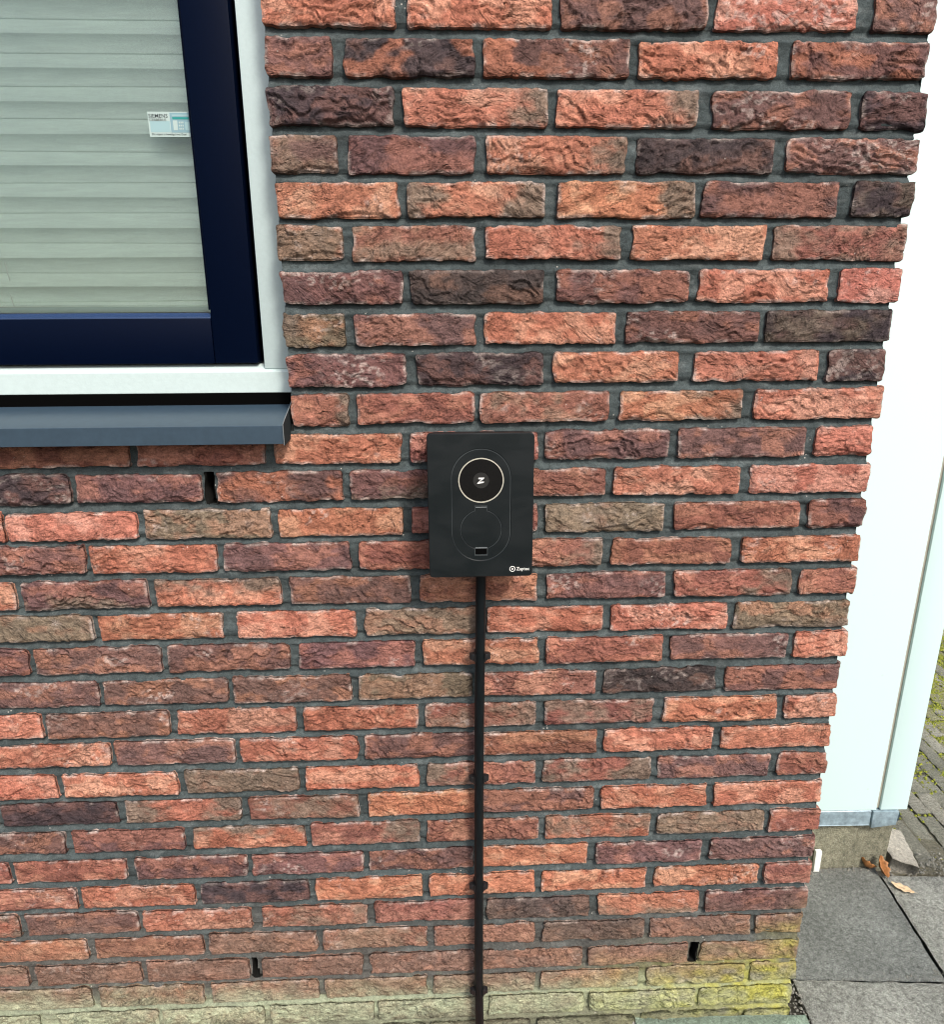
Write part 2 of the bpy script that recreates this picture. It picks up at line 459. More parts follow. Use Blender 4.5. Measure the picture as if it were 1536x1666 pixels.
ROWS = [
  (1.8396, 1.8386, '-9820:-7720:O -7533:-5534:O -5397:-3331:P -3209:-1174:K -926:-16:Pk'),
  (1.7759, 1.7784, '-10715:-8615:P -8444:-6626:Do -6487:-4405:Po -4264:-2247:O -2050:-64:Po'),
  (1.7159, 1.7141, '-9880:-7780:Dw -7631:-5567:Or -5424:-3380:Or -3154:-1103:P -919:31:D'),
  (1.6538, 1.6537, '-10717:-8617:Pa -8458:-6615:P -6453:-4383:Or -4228:-2170:D -1976:11:Pw'),
  (1.5932, 1.5924, '-9851:-7751:O -7606:-5566:Oe -5392:-3319:Or -3189:-1122:P -913:19:Da'),
  (1.5332, 1.5329, '-10703:-8603:T -8457:-6620:Ra -6444:-4413:Or -4234:-2190:O -2047:18:Ra'),
  (1.4697, 1.4704, '-9827:-7727:Pw -7606:-5558:D -5369:-3308:P -3164:-1112:O -927:23:K'),
  (1.4059, 1.4093, '-10744:-8644:Tl -8484:-6626:P -6483:-4416:O -4242:-2145:P -2027:-28:Da'),
  (1.3446, 1.3491, '-9809:-7709:Pw -7536:-5560:D -5385:-3382:O -3144:-1102:O -952:-26:Dw'),
  (1.2845, 1.2884, '-10732:-8632:Rr -8506:-6641:R -6543:-4486:Ra -4307:-2312:Or -2089:6:O'),
  (1.2219, 1.2258, '-14269:-12169:R -12043:-10017:R -9861:-7826:O -7687:-5607:R -5484:-3464:P -3301:-1191:P -995:-64:O'),
  (1.1621, 1.1639, '-15282:-13182:Dw -13075:-11053:P -10857:-8796:Po -8666:-6690:Pb -6580:-4480:R -4346:-2220:O -2043:8:O'),
  (1.1001, 1.1022, '-16429:-14329:O -14260:-12193:O -12074:-10009:Tm -9889:-7835:O -7672:-5592:R -5467:-3461:Ta -3273:-1124:R -975:4:P'),
  (1.0428, 1.0394, '-15207:-13107:P -13017:-10948:O -10837:-8739:P -8585:-6687:R -6577:-4477:Rr -4308:-2249:R -2056:0:O'),
  (0.9806, 0.9801, '-16449:-14349:O -14228:-12165:Pb -12033:-9941:Ot -9796:-7748:P -7591:-5568:R -5409:-3347:Pw -3186:-1129:Rr -966:29:R'),
  (0.9206, 0.9188, '-15266:-13166:Ta -13063:-10967:O -10728:-8727:O -8548:-6545:Tm -6435:-4424:O -4262:-2202:O -2070:-5:Tb'),
  (0.8596, 0.8590, '-16432:-14332:P -14249:-12087:P -11982:-9896:P -9726:-7697:P -7557:-5534:O -5381:-3298:R -3166:-1056:P -933:32:O'),
  (0.7966, 0.7958, '-15344:-13244:P -13160:-11015:P -10919:-8854:P -8724:-6709:Tm -6570:-4470:R -4336:-2302:D -2133:-26:P'),
  (0.7356, 0.7353, '-16422:-14322:O -14226:-12099:P -11959:-9880:O -9727:-7698:O -7554:-5554:Ra -5398:-3395:Ra -3214:-1117:O -968:-2:O'),
  (0.6752, 0.6749, '-15324:-13224:O -13115:-11012:P -10902:-8794:O -8683:-6603:P -6519:-4419:R -4283:-2254:O -2081:-26:O'),
  (0.6113, 0.6145, '-16357:-14257:O -14147:-12093:O -11949:-9891:Ta -9779:-7707:O -7560:-5532:Rl -5394:-3364:Re -3237:-1124:P -960:-18:R'),
  (0.5523, 0.5517, '-15353:-13253:D -13119:-11028:Oe -10859:-8832:Ra -8661:-6581:O -6538:-4438:P -4286:-2265:O -2111:-41:O'),
  (0.4909, 0.4903, '-16402:-14302:P -14168:-12107:P -11937:-9862:Ot -9736:-7704:Rr -7565:-5462:R -5332:-3310:Oa -3144:-1085:Ta -989:-10:R'),
  (0.4273, 0.4275, '-17544:-15444:R -15331:-13267:R -13096:-11007:P -10903:-8823:P -8694:-6693:P -6583:-4483:O -4339:-2256:P -2086:-27:P'),
  (0.3653, 0.3656, '-16384:-14284:R -14158:-12054:O -11938:-9890:D -9749:-7701:O -7558:-5521:O -5377:-3304:O -3134:-1073:O -938:-10:R'),
  (0.3046, 0.3040, '-17543:-15443:Or -15327:-13211:P -13094:-11023:O -10833:-8785:Oa -8629:-6549:R -6435:-4410:D -4239:-2216:Ob -2067:-20:P'),
  (0.2432, 0.2432, '-16347:-14247:O -14106:-12032:R -11901:-9815:P -9695:-7633:Ra -7499:-5487:R -5315:-3292:D -3155:-1097:P -996:-47:P'),
  (0.1822, 0.1769, '-17588:-15488:Ra -15346:-13300:P -13180:-11120:P -11011:-8940:P -8780:-6700:P -6611:-4511:P -4373:-2314:P -2098:-27:T'),
  (0.1221, 0.1195, '-16441:-14341:Ta -14197:-12137:T -11978:-9857:T -9721:-7661:T -7524:-5465:Ta -5339:-3333:T -3155:-1100:Ta -971:-13:Ta'),
  (0.0601, 0.0601, '-17549:-15449:T -15111:-13102:T -13016:-10985:T -10861:-8767:T -8680:-6600:T -6384:-4432:T -4303:-2109:T -2005:-46:T'),
]

BH = 0.0478
OPEN_X = -0.9565        # right reveal of the window opening
OPEN_Z = 1.302          # underside of the opening (bedding of the sill)
WALL_L = -1.98
wall = empty('brick_wall', (0, 0, 0))
tag(wall, 'red brown rough brick wall with dark recessed mortar, charger and window in it', 'wall')

def zrow(n, x):
    if n < 0:
        return 1.8391 - n * 0.0613
    if n >= len(ROWS):
        return 0.0601 - (n - len(ROWS) + 1) * 0.0613
    a, b, _ = ROWS[n]
    return a + (b - a) * (x + 1.5) / 1.5

rr = random.Random(5)
WEEP = [(-1.0955, 11, 0.0085), (-1.1065, 27, 0.0072), (-0.2206, 27, 0.0092)]   # open joints: x, course, half width
seed = 100
ALLB = {}
for n in range(-2, 31):
    L = []
    if 0 <= n < len(ROWS):
        for t in ROWS[n][2].split():
            a, b, c = t.split(':')
            L.append([int(a) * 1e-4, int(b) * 1e-4, c])
    else:
        x = 0.0
        first = (n % 2 == 0)
        while x > OPEN_X + 0.02 or (n > 20 and x > -1.5):
            wd = 0.100 if first else 0.208
            first = False
            L.append([x - wd - rr.uniform(-.002, .002), x - rr.uniform(0, .004), rr.choice(['O', 'P', 'R', 'P', 'O', 'Ra']) if n < 0 else 'T'])
            x -= wd + 0.0115
        L = L[::-1]
    if n < 10:
        L[0][0] = OPEN_X + rr.uniform(-0.0025, 0.0025)
    else:
        while L[0][0] > WALL_L + 0.02:      # the wall goes on under the window, out of frame
            x1 = L[0][0] - 0.0115
            L.insert(0, [max(WALL_L, x1 - 0.208), x1, rr.choice(['O', 'P', 'R', 'P', 'Ra', 'D'])])
        L = [q for q in L if q[1] - q[0] > 0.03]
    for wx_, wn_, hw_ in WEEP:
        if wn_ == n:
            for q in L:
                if abs(q[1] - wx_) < 0.02: q[1] = min(q[1], wx_ - 0.0122)
                if abs(q[0] - wx_) < 0.02: q[0] = max(q[0], wx_ + 0.0122)
    ALLB[n] = L
    for i, (a, b, c) in enumerate(L):
        seed += 1
        far = b < -1.62 or n < 0 or n > 29
        corner = (i == len(L) - 1)
        mx = (a + b) / 2
        tl = (zrow(n, b) - zrow(n, a)) / (b - a) + rr.uniform(-0.004, 0.004)
        make_brick(a, b, zrow(n, mx) + rr.uniform(-0.0006, 0.0006), BH + rr.uniform(-0.0018, 0.0022), c, seed, wall,
                   depth=(0.21 if n % 2 == 0 else 0.098) if corner else 0.098,
                   res=0.008 if far else 0.0020, side=corner, tilt=tl)
# the return of the wall round the corner
for n in range(-2, 31):
    y = (0.221 if n % 2 == 0 else 0.110)
    while y < 0.36:
        y1 = min(y + 0.208, 0.374)
        if y1 - y > 0.03:
            seed += 1
            o = make_brick(0, y1 - y, 0, BH, rr.choice(['O', 'P', 'R', 'Ra', 'O']) if n < 26 else 'T', seed, wall, res=0.007)
            o.rotation_euler.z = R(90)
            o.location = (-0.001, (y + y1) / 2, zrow(n, 0))
        y = y1 + 0.0115

# mortar: one relief sheet, struck joints sloping outwards to their lower edge, three open weep joints
def mortar_sheet():
    xs = list(np.arange(WALL_L, -0.0075, 0.0058)) + [-0.0075]
    for wx_, _, hw in WEEP: xs += [wx_ - hw - 0.0012, wx_ - hw, wx_ + hw, wx_ + hw + 0.0012]
    xs = np.unique(np.round(xs, 5))
    zs = np.arange(-0.06, 1.965, 0.0034)
    XX, ZZ = np.meshgrid(xs, zs)
    XX = XX.copy(); ZZ = ZZ.copy()
    # which joint are we in: position between the rows
    d = np.full(XX.shape, 0.0062)
    for n in range(-3, 31):
        top = zrow(n, XX) - BH / 2      # underside of the row above the joint
        bot = zrow(n + 1, XX) + BH / 2
        t = (top - ZZ) / np.maximum(top - bot, 1e-4)    # 0 at the top of the joint, 1 at its foot
        inside = (t > -0.25) & (t < 1.25)
        d = np.where(inside, 0.0100 - 0.0066 * np.clip(t, 0, 1) ** 1.3, d)
    d = d + fbm(XX * 30, ZZ * 60, 3, 61) * 0.0014 + noise(XX * 170, ZZ * 170, 0.0, 62) * 0.0006
    d = d - sm(0.45, 0.8, noise(XX * 40, ZZ * 55, 0.0, 66)) * 0.003
    HOLE = np.zeros(XX.shape, bool)
    for wx_, n, hw in WEEP:
        zc_ = zrow(n, wx_) - 0.002
        bend = 0.0008 * np.sin((ZZ - zc_) * 70)
        hole = (np.abs(XX - wx_ ) < hw + 0.0001) & (np.abs(ZZ - zc_) < 0.0285)
        HOLE |= hole
        XX = np.where(np.abs(XX - wx_) < hw + 0.002, XX + bend, XX)
    V = np.stack([XX, d, ZZ], -1).reshape(-1, 3)
    idx = np.arange(len(V)).reshape(XX.shape)
    F = np.stack([idx[:-1, :-1], idx[:-1, 1:], idx[1:, 1:], idx[1:, :-1]], -1).reshape(-1, 4)
    c = V[F].mean(1)
    F = F[~((c[:, 0] < OPEN_X + 0.004) & (c[:, 2] > OPEN_Z - 0.05))]
    F = F[~HOLE.ravel()[F].all(1)]
    me = np_mesh('mortar', V, F)
    X, Z = V[:, 0], V[:, 2]
    col = np.tile(np.array((0.055, 0.069, 0.070)), (len(V), 1))
    col *= (1 + 0.45 * fbm(X * 14, Z * 30, 4, 63))[:, None]
    lt = sm(0.25, 0.6, fbm(X * 45, Z * 120, 2, 64)) * 0.13
    col += (np.array((0.30, 0.32, 0.31)) - col) * lt[:, None]
    col = algae(col, X, V[:, 1], Z, 5, 0.16)
    set_tint(me, col)
    return link('mortar', me, M['mortar'], wall)
mortar_sheet()
M['weep'] = plain('open_joint_shade', (0.012, 0.012, 0.011), 0.95, spec=0.1)
for wx_, n, hw in WEEP:       # near-black lining paints the shade inside the three open joints
    zc_ = zrow(n, wx_) - 0.002
    hw2 = min(hw, 0.0078)
    bm = bmesh.new()
    prof = []
    for k in range(11):
        t = k / 10; z_ = zc_ - 0.0285 + 0.057 * t
        o_ = 0.0018 * math.sin(z_ * 130 + n)
        prof.append((wx_ + o_ - hw2 * (0.75 + 0.25 * math.sin(math.pi * t)), z_, wx_ + o_ + hw2 * (0.75 + 0.25 * math.sin(math.pi * t))))
    pl_ = [(a, z_) for a, z_, b_ in prof] + [(b_, z_) for a, z_, b_ in prof[::-1]]
    out_ = [(wx_ + (p_[0] - wx_) * 1.0 + (0.005 if p_[0] > wx_ else -0.005), p_[1]) for p_ in pl_]
    A = [bm.verts.new((p_[0], 0.0072, p_[1])) for p_ in pl_]; B = [bm.verts.new((p_[0], 0.064, p_[1])) for p_ in pl_]; O = [bm.verts.new((p_[0], 0.0085, p_[1])) for p_ in out_]
    for i in range(len(pl_)):
        j = (i + 1) % len(pl_)
        bm.faces.new((A[i], A[j], B[j], B[i])); bm.faces.new((O[i], O[j], A[j], A[i]))
    bm.faces.new(B)
    bm_obj('open_joint', bm, M['weep'], wall)
def mortar_side():
    ys = np.arange(0.0062, 0.376, 0.012); zs = np.arange(-0.06, 1.965, 0.01)
    YY, ZZ = np.meshgrid(ys, zs)
    XX = -0.0075 + fbm(YY * 40, ZZ * 40, 2, 71) * 0.0012
    V = np.stack([XX, YY, ZZ], -1).reshape(-1, 3)
    idx = np.arange(len(V)).reshape(XX.shape)
    F = np.stack([idx[:-1, :-1], idx[:-1, 1:], idx[1:, 1:], idx[1:, :-1]], -1).reshape(-1, 4)
    me = np_mesh('mortar', V, F)
    col = np.tile(np.array((0.055, 0.069, 0.070)), (len(V), 1)) * (1 + 0.2 * fbm(V[:, 1] * 20, V[:, 2] * 30, 3, 72))[:, None]
    set_tint(me, algae(col, V[:, 0], V[:, 1], V[:, 2], 5))
    return link('mortar', me, M['mortar'], wall)
mortar_side()
M['core'] = plain('wall_core', (0.06, 0.065, 0.065), 0.95)
bm = bmesh.new()
add_box(bm, WALL_L, -0.115, 0.068, 0.19, -0.08, 1.262)
add_box(bm, OPEN_X + 0.045, -0.115, 0.068, 0.19, 1.2622, 1.96)
add_box(bm, -0.1148, -0.015, 0.105, 0.376, -0.08, 1.96)
bm_obj('wall_core', bm, M['core'], wall)
# mortar faces of the opening (reveal and bedding under the sill)
box('reveal_mortar', (OPEN_X + 0.004, OPEN_X + 0.012, 0.0095, 0.067, 1.262, 1.96), M['core'], wall)
box('reveal_mortar', (WALL_L, OPEN_X + 0.004, 0.0125, 0.0675, 1.2455, 1.262), M['core'], wall)

def tube(name, pts, r, mat, parent=None, seg=10):
    bm = bmesh.new()
    rings = []
    for i, p in enumerate(pts):
        p = Vector(p)
        t = (Vector(pts[min(i + 1, len(pts) - 1)]) - Vector(pts[max(i - 1, 0)])).normalized()
        a = t.cross(Vector((0, 1, 0)));
        if a.length < 1e-3: a = t.cross(Vector((1, 0, 0)))
        a.normalize(); b_ = t.cross(a)
        rings.append([bm.verts.new(p + (a * math.cos(2 * math.pi * k / seg) + b_ * math.sin(2 * math.pi * k / seg)) * r) for k in range(seg)])
    for i in range(len(rings) - 1):
        for k in range(seg):
            bm.faces.new((rings[i][k], rings[i][(k + 1) % seg], rings[i + 1][(k + 1) % seg], rings[i + 1][k]))
    bm.faces.new(rings[0]); bm.faces.new(rings[-1][::-1])
    return bm_obj(name, bm, mat, parent, smooth=True)
# ================================================================== the window
M['white'] = plain('white_lacquer', (0.50, 0.60, 0.585), 0.42, spec=0.45, nscale=160, namt=0.04, bd=0.00025)
M['navy'] = plain('navy_lacquer', (0.0005, 0.0028, 0.0125), 0.40, spec=0.06, nscale=300, namt=0.12)
M['bead'] = plain('navy_bead_sky_sheen', (0.022, 0.048, 0.120), 0.22, spec=0.9, coat=0.6)  # bluer and paler than the sash: sky reflection on the bevel painted in
M['black'] = plain('rubber_and_shade_black', (0.002, 0.002, 0.002), 0.9, spec=0.02)  # rubber, also painted shade under the frame and in the latch notch
M['alu'] = plain('anthracite_sill', (0.034, 0.058, 0.082), 0.30, spec=0.62, nscale=90, namt=0.10)
M['sill_edge_highlight'] = plain('sill_highlight', (0.45, 0.52, 0.55), 0.3, metal=0.8)  # pale tone painting the highlight along the sill end
win = empty('window', (-1.45, 0.06, 1.26))
tag(win, 'window with navy blue sash in a white frame and dark grey sill', 'window')
def wpart(o):
    o.parent = win
    o.matrix_parent_inverse = Matrix.Translation(win.location).inverted()
    return o
WL = -1.90
WT = 2.20
FY = 0.050
XJ = -1.0035   # inner edge of the white jamb
ZB = 1.3490    # inner edge of the white bottom rail
# white jamb, running up behind the brick edge
wpart(box('frame_jamb', (XJ, -0.935, FY, 0.125, ZB - 0.0015, WT), M['white'], bevel=0.0022))
bm = bmesh.new()   # bottom rail with its sloping upper ledge
prism_x(bm, [(FY - 0.003, 1.3095), (0.125, 1.3095), (0.125, ZB + 0.010), (FY + 0.020, ZB + 0.006), (FY + 0.003, ZB - 0.001), (FY - 0.003, ZB - 0.006)], WL, -0.935)
wpart(bm_obj('frame_rail', bm, M['white'], bevel=0.001))
# dark rebate behind the sash
wpart(box('gasket_shade_strip', (XJ - 0.03, XJ + 0.001, 0.0965, 0.1045, ZB - 0.002, WT), M['black']))
wpart(box('gasket_shade_strip', (WL, XJ - 0.0305, 0.0965, 0.1045, ZB + 0.0015, ZB + 0.03), M['black']))
wpart(box('gasket_shade_strip', (WL, -0.952, 0.0455, 0.0620, 1.2800, 1.3093), M['black']))  # black strip painting the shade in the recess between frame and sill
# sash
SX, SB = XJ - 0.0105, ZB + 0.0075     # outer edges of the sash
GX, GB = -1.0830, 1.4360              # edges of the visible glass
SY = 0.054
bm = bmesh.new()
prism_y(bm, [(GX, SB), (SX, SB), (SX, WT), (GX, WT)], SY, 0.095)
wpart(bm_obj('sash_stile', bm, M['navy'], smooth=True, bevel=0.0018))
bm = bmesh.new()
prism_x(bm, [(SY, SB), (0.095, SB), (0.095, GB - 0.0096), (SY, GB - 0.0096)], WL, GX - 0.0009)
wpart(bm_obj('sash_rail', bm, M['navy'], smooth=True, bevel=0.0012))
bm = bmesh.new()
prism_x(bm, [(SY + 0.0012, GB - 0.0094), (0.0930, GB - 0.0094), (0.0930, GB), (SY + 0.0145, GB), (SY + 0.0012, GB - 0.0072)], WL, GX - 0.0009)
wpart(bm_obj('glazing_bead', bm, M['bead'], bevel=0.0004))
bm = bmesh.new()
prism_y(bm, [(GX - 0.0055, GB + 0.0045), (GX - 0.0004, GB + 0.0045), (GX - 0.0004, WT), (GX - 0.0055, WT)], SY + 0.009, 0.0745)
wpart(bm_obj('glazing_bead', bm, M['navy'], bevel=0.0008))
# glass
m, nt, b = new_mat('window_glass')
nt.nodes.remove(b)
tr = nnode(nt, 'ShaderNodeBsdfTransparent'); tr.inputs[0].default_value = (0.95, 0.985, 0.965, 1)
gl = nnode(nt, 'ShaderNodeBsdfGlossy'); gl.inputs['Roughness'].default_value = 0.01
fr = nnode(nt, 'ShaderNodeFresnel'); fr.inputs[0].default_value = 1.5
mx = nnode(nt, 'ShaderNodeMixShader')
nt.links.new(fr.outputs[0], mx.inputs[0]); nt.links.new(tr.outputs[0], mx.inputs[1]); nt.links.new(gl.outputs[0], mx.inputs[2])
nt.links.new(mx.outputs[0], nt.nodes['Material Output'].inputs[0])
M['glass'] = m
wpart(box('pane', (WL, GX - 0.001, 0.076, 0.080, GB, WT), M['glass']))
# aluminium sill with its sloping top, front lip and end cap
sill_pts = [(0.064, 1.2955), (0.064, 1.2930), (-0.0385, 1.2640), (-0.0385, 1.2400), (-0.036, 1.2400), (-0.036, 1.2385), (-0.0405, 1.2385), (-0.0405, 1.2665)]
bm = bmesh.new()
prism_x(bm, sill_pts, WL, OPEN_X - 0.0035)
sill = wpart(bm_obj('sill', bm, M['alu'], bevel=0.0005))
bm = bmesh.new()
prism_x(bm, [(0.050, 1.3040), (0.050, 1.2450), (-0.0425, 1.2365), (-0.0425, 1.2690), (-0.030, 1.2745)], OPEN_X - 0.0033, OPEN_X - 0.0016)
cap = bm_obj('end_cap', bm, plain('dull_dark_cap', (0.020, 0.026, 0.028), 0.9, spec=0.1), bevel=0.0002)
cap.parent = sill
edge_hl = tube('edge_highlight', [(OPEN_X - 0.0026, 0.046, 1.3035), (OPEN_X - 0.0026, -0.0300, 1.2748), (OPEN_X - 0.0026, -0.0428, 1.2688), (OPEN_X - 0.0026, -0.0428, 1.2370)], 0.0007, M['sill_edge_highlight'], seg=6)
edge_hl.parent = sill
# interior behind the blind
M['room'] = plain('room_wall', (0.42, 0.40, 0.36), 0.9)
bm = bmesh.new()
add_box(bm, -2.4, -0.95, 0.125, 1.1, 0.9, 2.5)
for f in [f for f in bm.faces if f.normal.y < -0.5 or all(abs(v.co.y - 0.125) < 1e-5 for v in f.verts)]:
    bm.faces.remove(f)
rm = bm_obj('room_interior', bm, M['room'])
tag(rm, kind='structure')

# ---- pleated blind
m, nt, b = new_mat('blind_fabric')
P = pos(nt)
n1 = tex_noise(nt, P, 900, 3, 0.7)
n2 = tex_noise(nt, P, 60, 4, 0.6, 0, (0.25, 1, 3))
c = mix(nt, (0.88, 0.97, 0.90), ramp(nt, n1, [(0.3, 0.80), (0.7, 1.18)]), 1.0, 'MULTIPLY')
c = mix(nt, c, ramp(nt, n2, [(0.3, 0.92), (0.7, 1.06)]), 1.0, 'MULTIPLY')
nt.links.new(c, b.inputs['Base Color'])
b.inputs['Roughness'].default_value = 0.8
bump(nt, b, n1, 0.0004)
M['blind'] = m
bl = empty('pleated_blind', (-1.45, 0.118, 1.45))
tag(bl, 'closed pale green grey pleated blind behind the window glass', 'blind')
vs, fs = [], []
z = 1.4560; i = 0; y_in, y_out = 0.1150, 0.1062
prev = None
zz = [1.4485]
ys = [0.106]
k = 0
while z < 2.16:
    zz.append(z); ys.append(y_in if k % 2 == 0 else y_out)
    z += 0.0226; k += 1
px = list(np.linspace(-1.88, -1.0865, 40))
V, F = [], []
rows_ = []
for r_, (z, y) in enumerate(zip(zz, ys)):
    # rounded crease: three profile points
    for dz, dy in (((-0.0014, 0.0006), (-0.0006, -0.0016), (0.0006, -0.0016), (0.0012, 0.0003)) if y == y_out else ((-0.0010, -0.0003), (0, 0.0012), (0.0006, -0.0010), (0.0016, -0.0010))):
        rows_.append([(x, y + dy + 0.0008 * math.sin(x * 9 + r_ * 1.7) , z + dz + 0.0007 * math.sin(x * 7 + r_ * 2.3)) for x in px])
for r_ in rows_: V += r_
nxp = len(px)
for r_ in range(len(rows_) - 1):
    for i in range(nxp - 1):
        F.append((r_ * nxp + i, r_ * nxp + i + 1, (r_ + 1) * nxp + i + 1, (r_ + 1) * nxp + i))
fab = mesh_from('pleated_fabric', V, F, M['blind'], None, smooth=True)
def child(o, root):
    o.parent = root
    o.matrix_parent_inverse = Matrix.Translation(root.location).inverted()
    return o
child(fab, bl)
M['rail'] = plain('pale_rail', (0.50, 0.60, 0.57), 0.5)
child(box('bottom_rail', (-1.88, -1.0867, 0.1015, 0.122, 1.4375, 1.4470), M['rail'], bevel=0.0015), bl)
M['cord'] = plain('cord', (0.7, 0.72, 0.68), 0.6)
for zt, zb in ((1.516, 1.488), (1.4665, 1.4475)):
    child(tube('cord', [(-1.416, 0.099, zt), (-1.4145, 0.0985, (zt + zb) / 2), (-1.413, 0.099, zb)], 0.0007, M['cord'], seg=6), bl)

# ---- alarm sticker on the glass
M['stk'] = plain('sticker_film', (0.40, 0.50, 0.47), 0.35, spec=0.4)
M['stk_blue'] = plain('sticker_pale_blue', (0.28, 0.43, 0.44), 0.35)
M['stk_grey'] = plain('sticker_grey', (0.20, 0.33, 0.37), 0.4)
M['stk_teal'] = plain('sticker_teal', (0.01, 0.24, 0.22), 0.4)
M['ink'] = plain('black_ink', (0.005, 0.008, 0.01), 0.5)
st = empty('window_sticker', (-1.12, 0.0755, 1.711))
tag(st, 'small pale alarm warning sticker inside the glass beside the navy sash', 'sticker')
STY = 0.0757
def srect(name, x0, x1, z0, z1, lay, mat):
    y = STY - 0.00018 * lay
    o = box(name, (x0, x1, y - 0.00016, y, z0, z1), mat)
    return child(o, st)
srect('film', -1.1540, GX - 0.006, 1.6935, 1.7278, 0, M['stk'])
srect('print_block', -1.1515, -1.1220, 1.7000, 1.7150, 1, M['stk_blue'])
srect('panel_print', -1.1210, GX - 0.007, 1.6995, 1.7265, 1, M['stk_grey'])
srect('panel_print', -1.1175, -1.0900, 1.7215, 1.7240, 2, M['stk_blue'])
srect('panel_print', -1.1175, -1.0925, 1.7175, 1.7205, 2, M['stk_teal'])
srect('panel_print', -1.1170, -1.1105, 1.7025, 1.7160, 2, M['stk'])
for i in range(3):
    for j in range(3):
        srect('key_print', -1.1085 + i * 0.0026, -1.1068 + i * 0.0026, 1.7035 + j * 0.0042, 1.7060 + j * 0.0042, 2, M['stk'])
srect('panel_print', -1.0995, -1.0905, 1.7025, 1.7140, 2, M['stk_blue'])
def text(name, body, x, y, z, size, mat, root, sx=1.0, bold=0.0, align='LEFT'):
    cu = bpy.data.curves.new(name, 'FONT')
    cu.body = body; cu.size = size; cu.align_x = align; cu.align_y = 'BOTTOM_BASELINE'
    cu.extrude = 0.00005; cu.offset = bold
    cu.resolution_u = 2
    tmp = bpy.data.objects.new(name, cu)
    COL.objects.link(tmp)
    me = bpy.data.meshes.new_from_object(tmp.evaluated_get(bpy.context.evaluated_depsgraph_get()))
    bpy.data.objects.remove(tmp)
    me.name = name
    me.materials.clear(); me.materials.append(mat)
    o = bpy.data.objects.new(name, me)
    COL.objects.link(o)
    o.rotation_euler = (R(90), 0, 0)
    o.location = (x, y, z)
    o.scale = (sx, 1, 1)
    return child(o, root)
text('lettering', 'SIEMENS', -1.1530, STY - 0.0004, 1.7196, 0.0074, M['ink'], st, 1.05, 0.00004)
text('lettering', 'CERBERUS', -1.1522, STY - 0.0004, 1.7150, 0.0049, M['ink'], st, 1.12, 0.00002)
text('lettering', 'Dit object is beveiligd met Guar', -1.1505, STY - 0.0004, 1.6958, 0.0042, M['ink'], st, 0.96, 0.0)

# ================================================================== wall charger
m, nt, b = new_mat('black_housing')
P = pos(nt)
n1 = tex_noise(nt, P, 1500, 3, 0.6)
n2 = tex_noise(nt, P, 13, 3, 0.5, 0.8, (1, 1, 2.4))
b.inputs['Base Color'].default_value = (0.0035, 0.0065, 0.0075, 1)
rr_ = ramp(nt, n2, [(0.38, 0.40), (0.66, 0.56)])
nt.links.new(rr_, b.inputs['Roughness'])
b.inputs['Specular IOR Level'].default_value = 0.36
bump(nt, b, n1, 0.00012)
M['chg'] = m
M['chg_side'] = plain('black_body', (0.005, 0.0065, 0.007), 0.55, spec=0.4)
M['lens'] = plain('glossy_black_lens', (0.002, 0.002, 0.002), 0.06, spec=0.6, coat=0.5)
M['lens_mid'] = plain('grey_button', (0.018, 0.018, 0.017), 0.35)
M['ring'] = plain('cream_ring', (0.46, 0.44, 0.36), 0.35)
M['white_ink'] = plain('white_print', (0.80, 0.80, 0.76), 0.5)
M['highlight'] = plain('painted_edge_highlight', (0.30, 0.33, 0.34), 0.3, metal=0.5)  # pale bars painting the highlights at the flap's top tab and bottom ledge
ch = empty('wall_charger', (-0.658, 0.0, 1.142))
tag(ch, 'black rectangular car charger on the brick wall with pale ring and round flap', 'charger')
CX0, CX1, CZ0, CZ1 = -0.7394, -0.5766, 1.0280, 1.2567
CY = -0.075
def rrect(x0, x1, z0, z1, r, n=8):
    pts = []
    for cx, cz, a0 in ((x1 - r, z1 - r, 0), (x0 + r, z1 - r, 90), (x0 + r, z0 + r, 180), (x1 - r, z0 + r, 270)):
        for i in range(n + 1):
            a = R(a0 + 90 * i / n)
            pts.append((cx + r * math.cos(a), cz + r * math.sin(a)))
    return pts
bm = bmesh.new()
prism_y(bm, rrect(CX0 + 0.004, CX1 - 0.004, CZ0 + 0.004, CZ1 - 0.0075, 0.006), CY + 0.0135, -0.0015)
child(bm_obj('housing', bm, M['chg_side'], smooth=True, bevel=0.001), ch)
def ray(poly, cx, cz, a):
    dx, dz = math.cos(a), math.sin(a); best = 1e9
    n = len(poly)
    for i in range(n):
        x1, z1 = poly[i]; x2, z2 = poly[(i + 1) % n]
        ex, ez = x2 - x1, z2 - z1
        den = dx * ez - dz * ex
        if abs(den) < 1e-14: continue
        t = ((x1 - cx) * ez - (z1 - cz) * ex) / den
        s_ = ((x1 - cx) * dz - (z1 - cz) * dx) / den
        if t > 0 and -1e-7 <= s_ <= 1 + 1e-7: best = min(best, t)
    return best
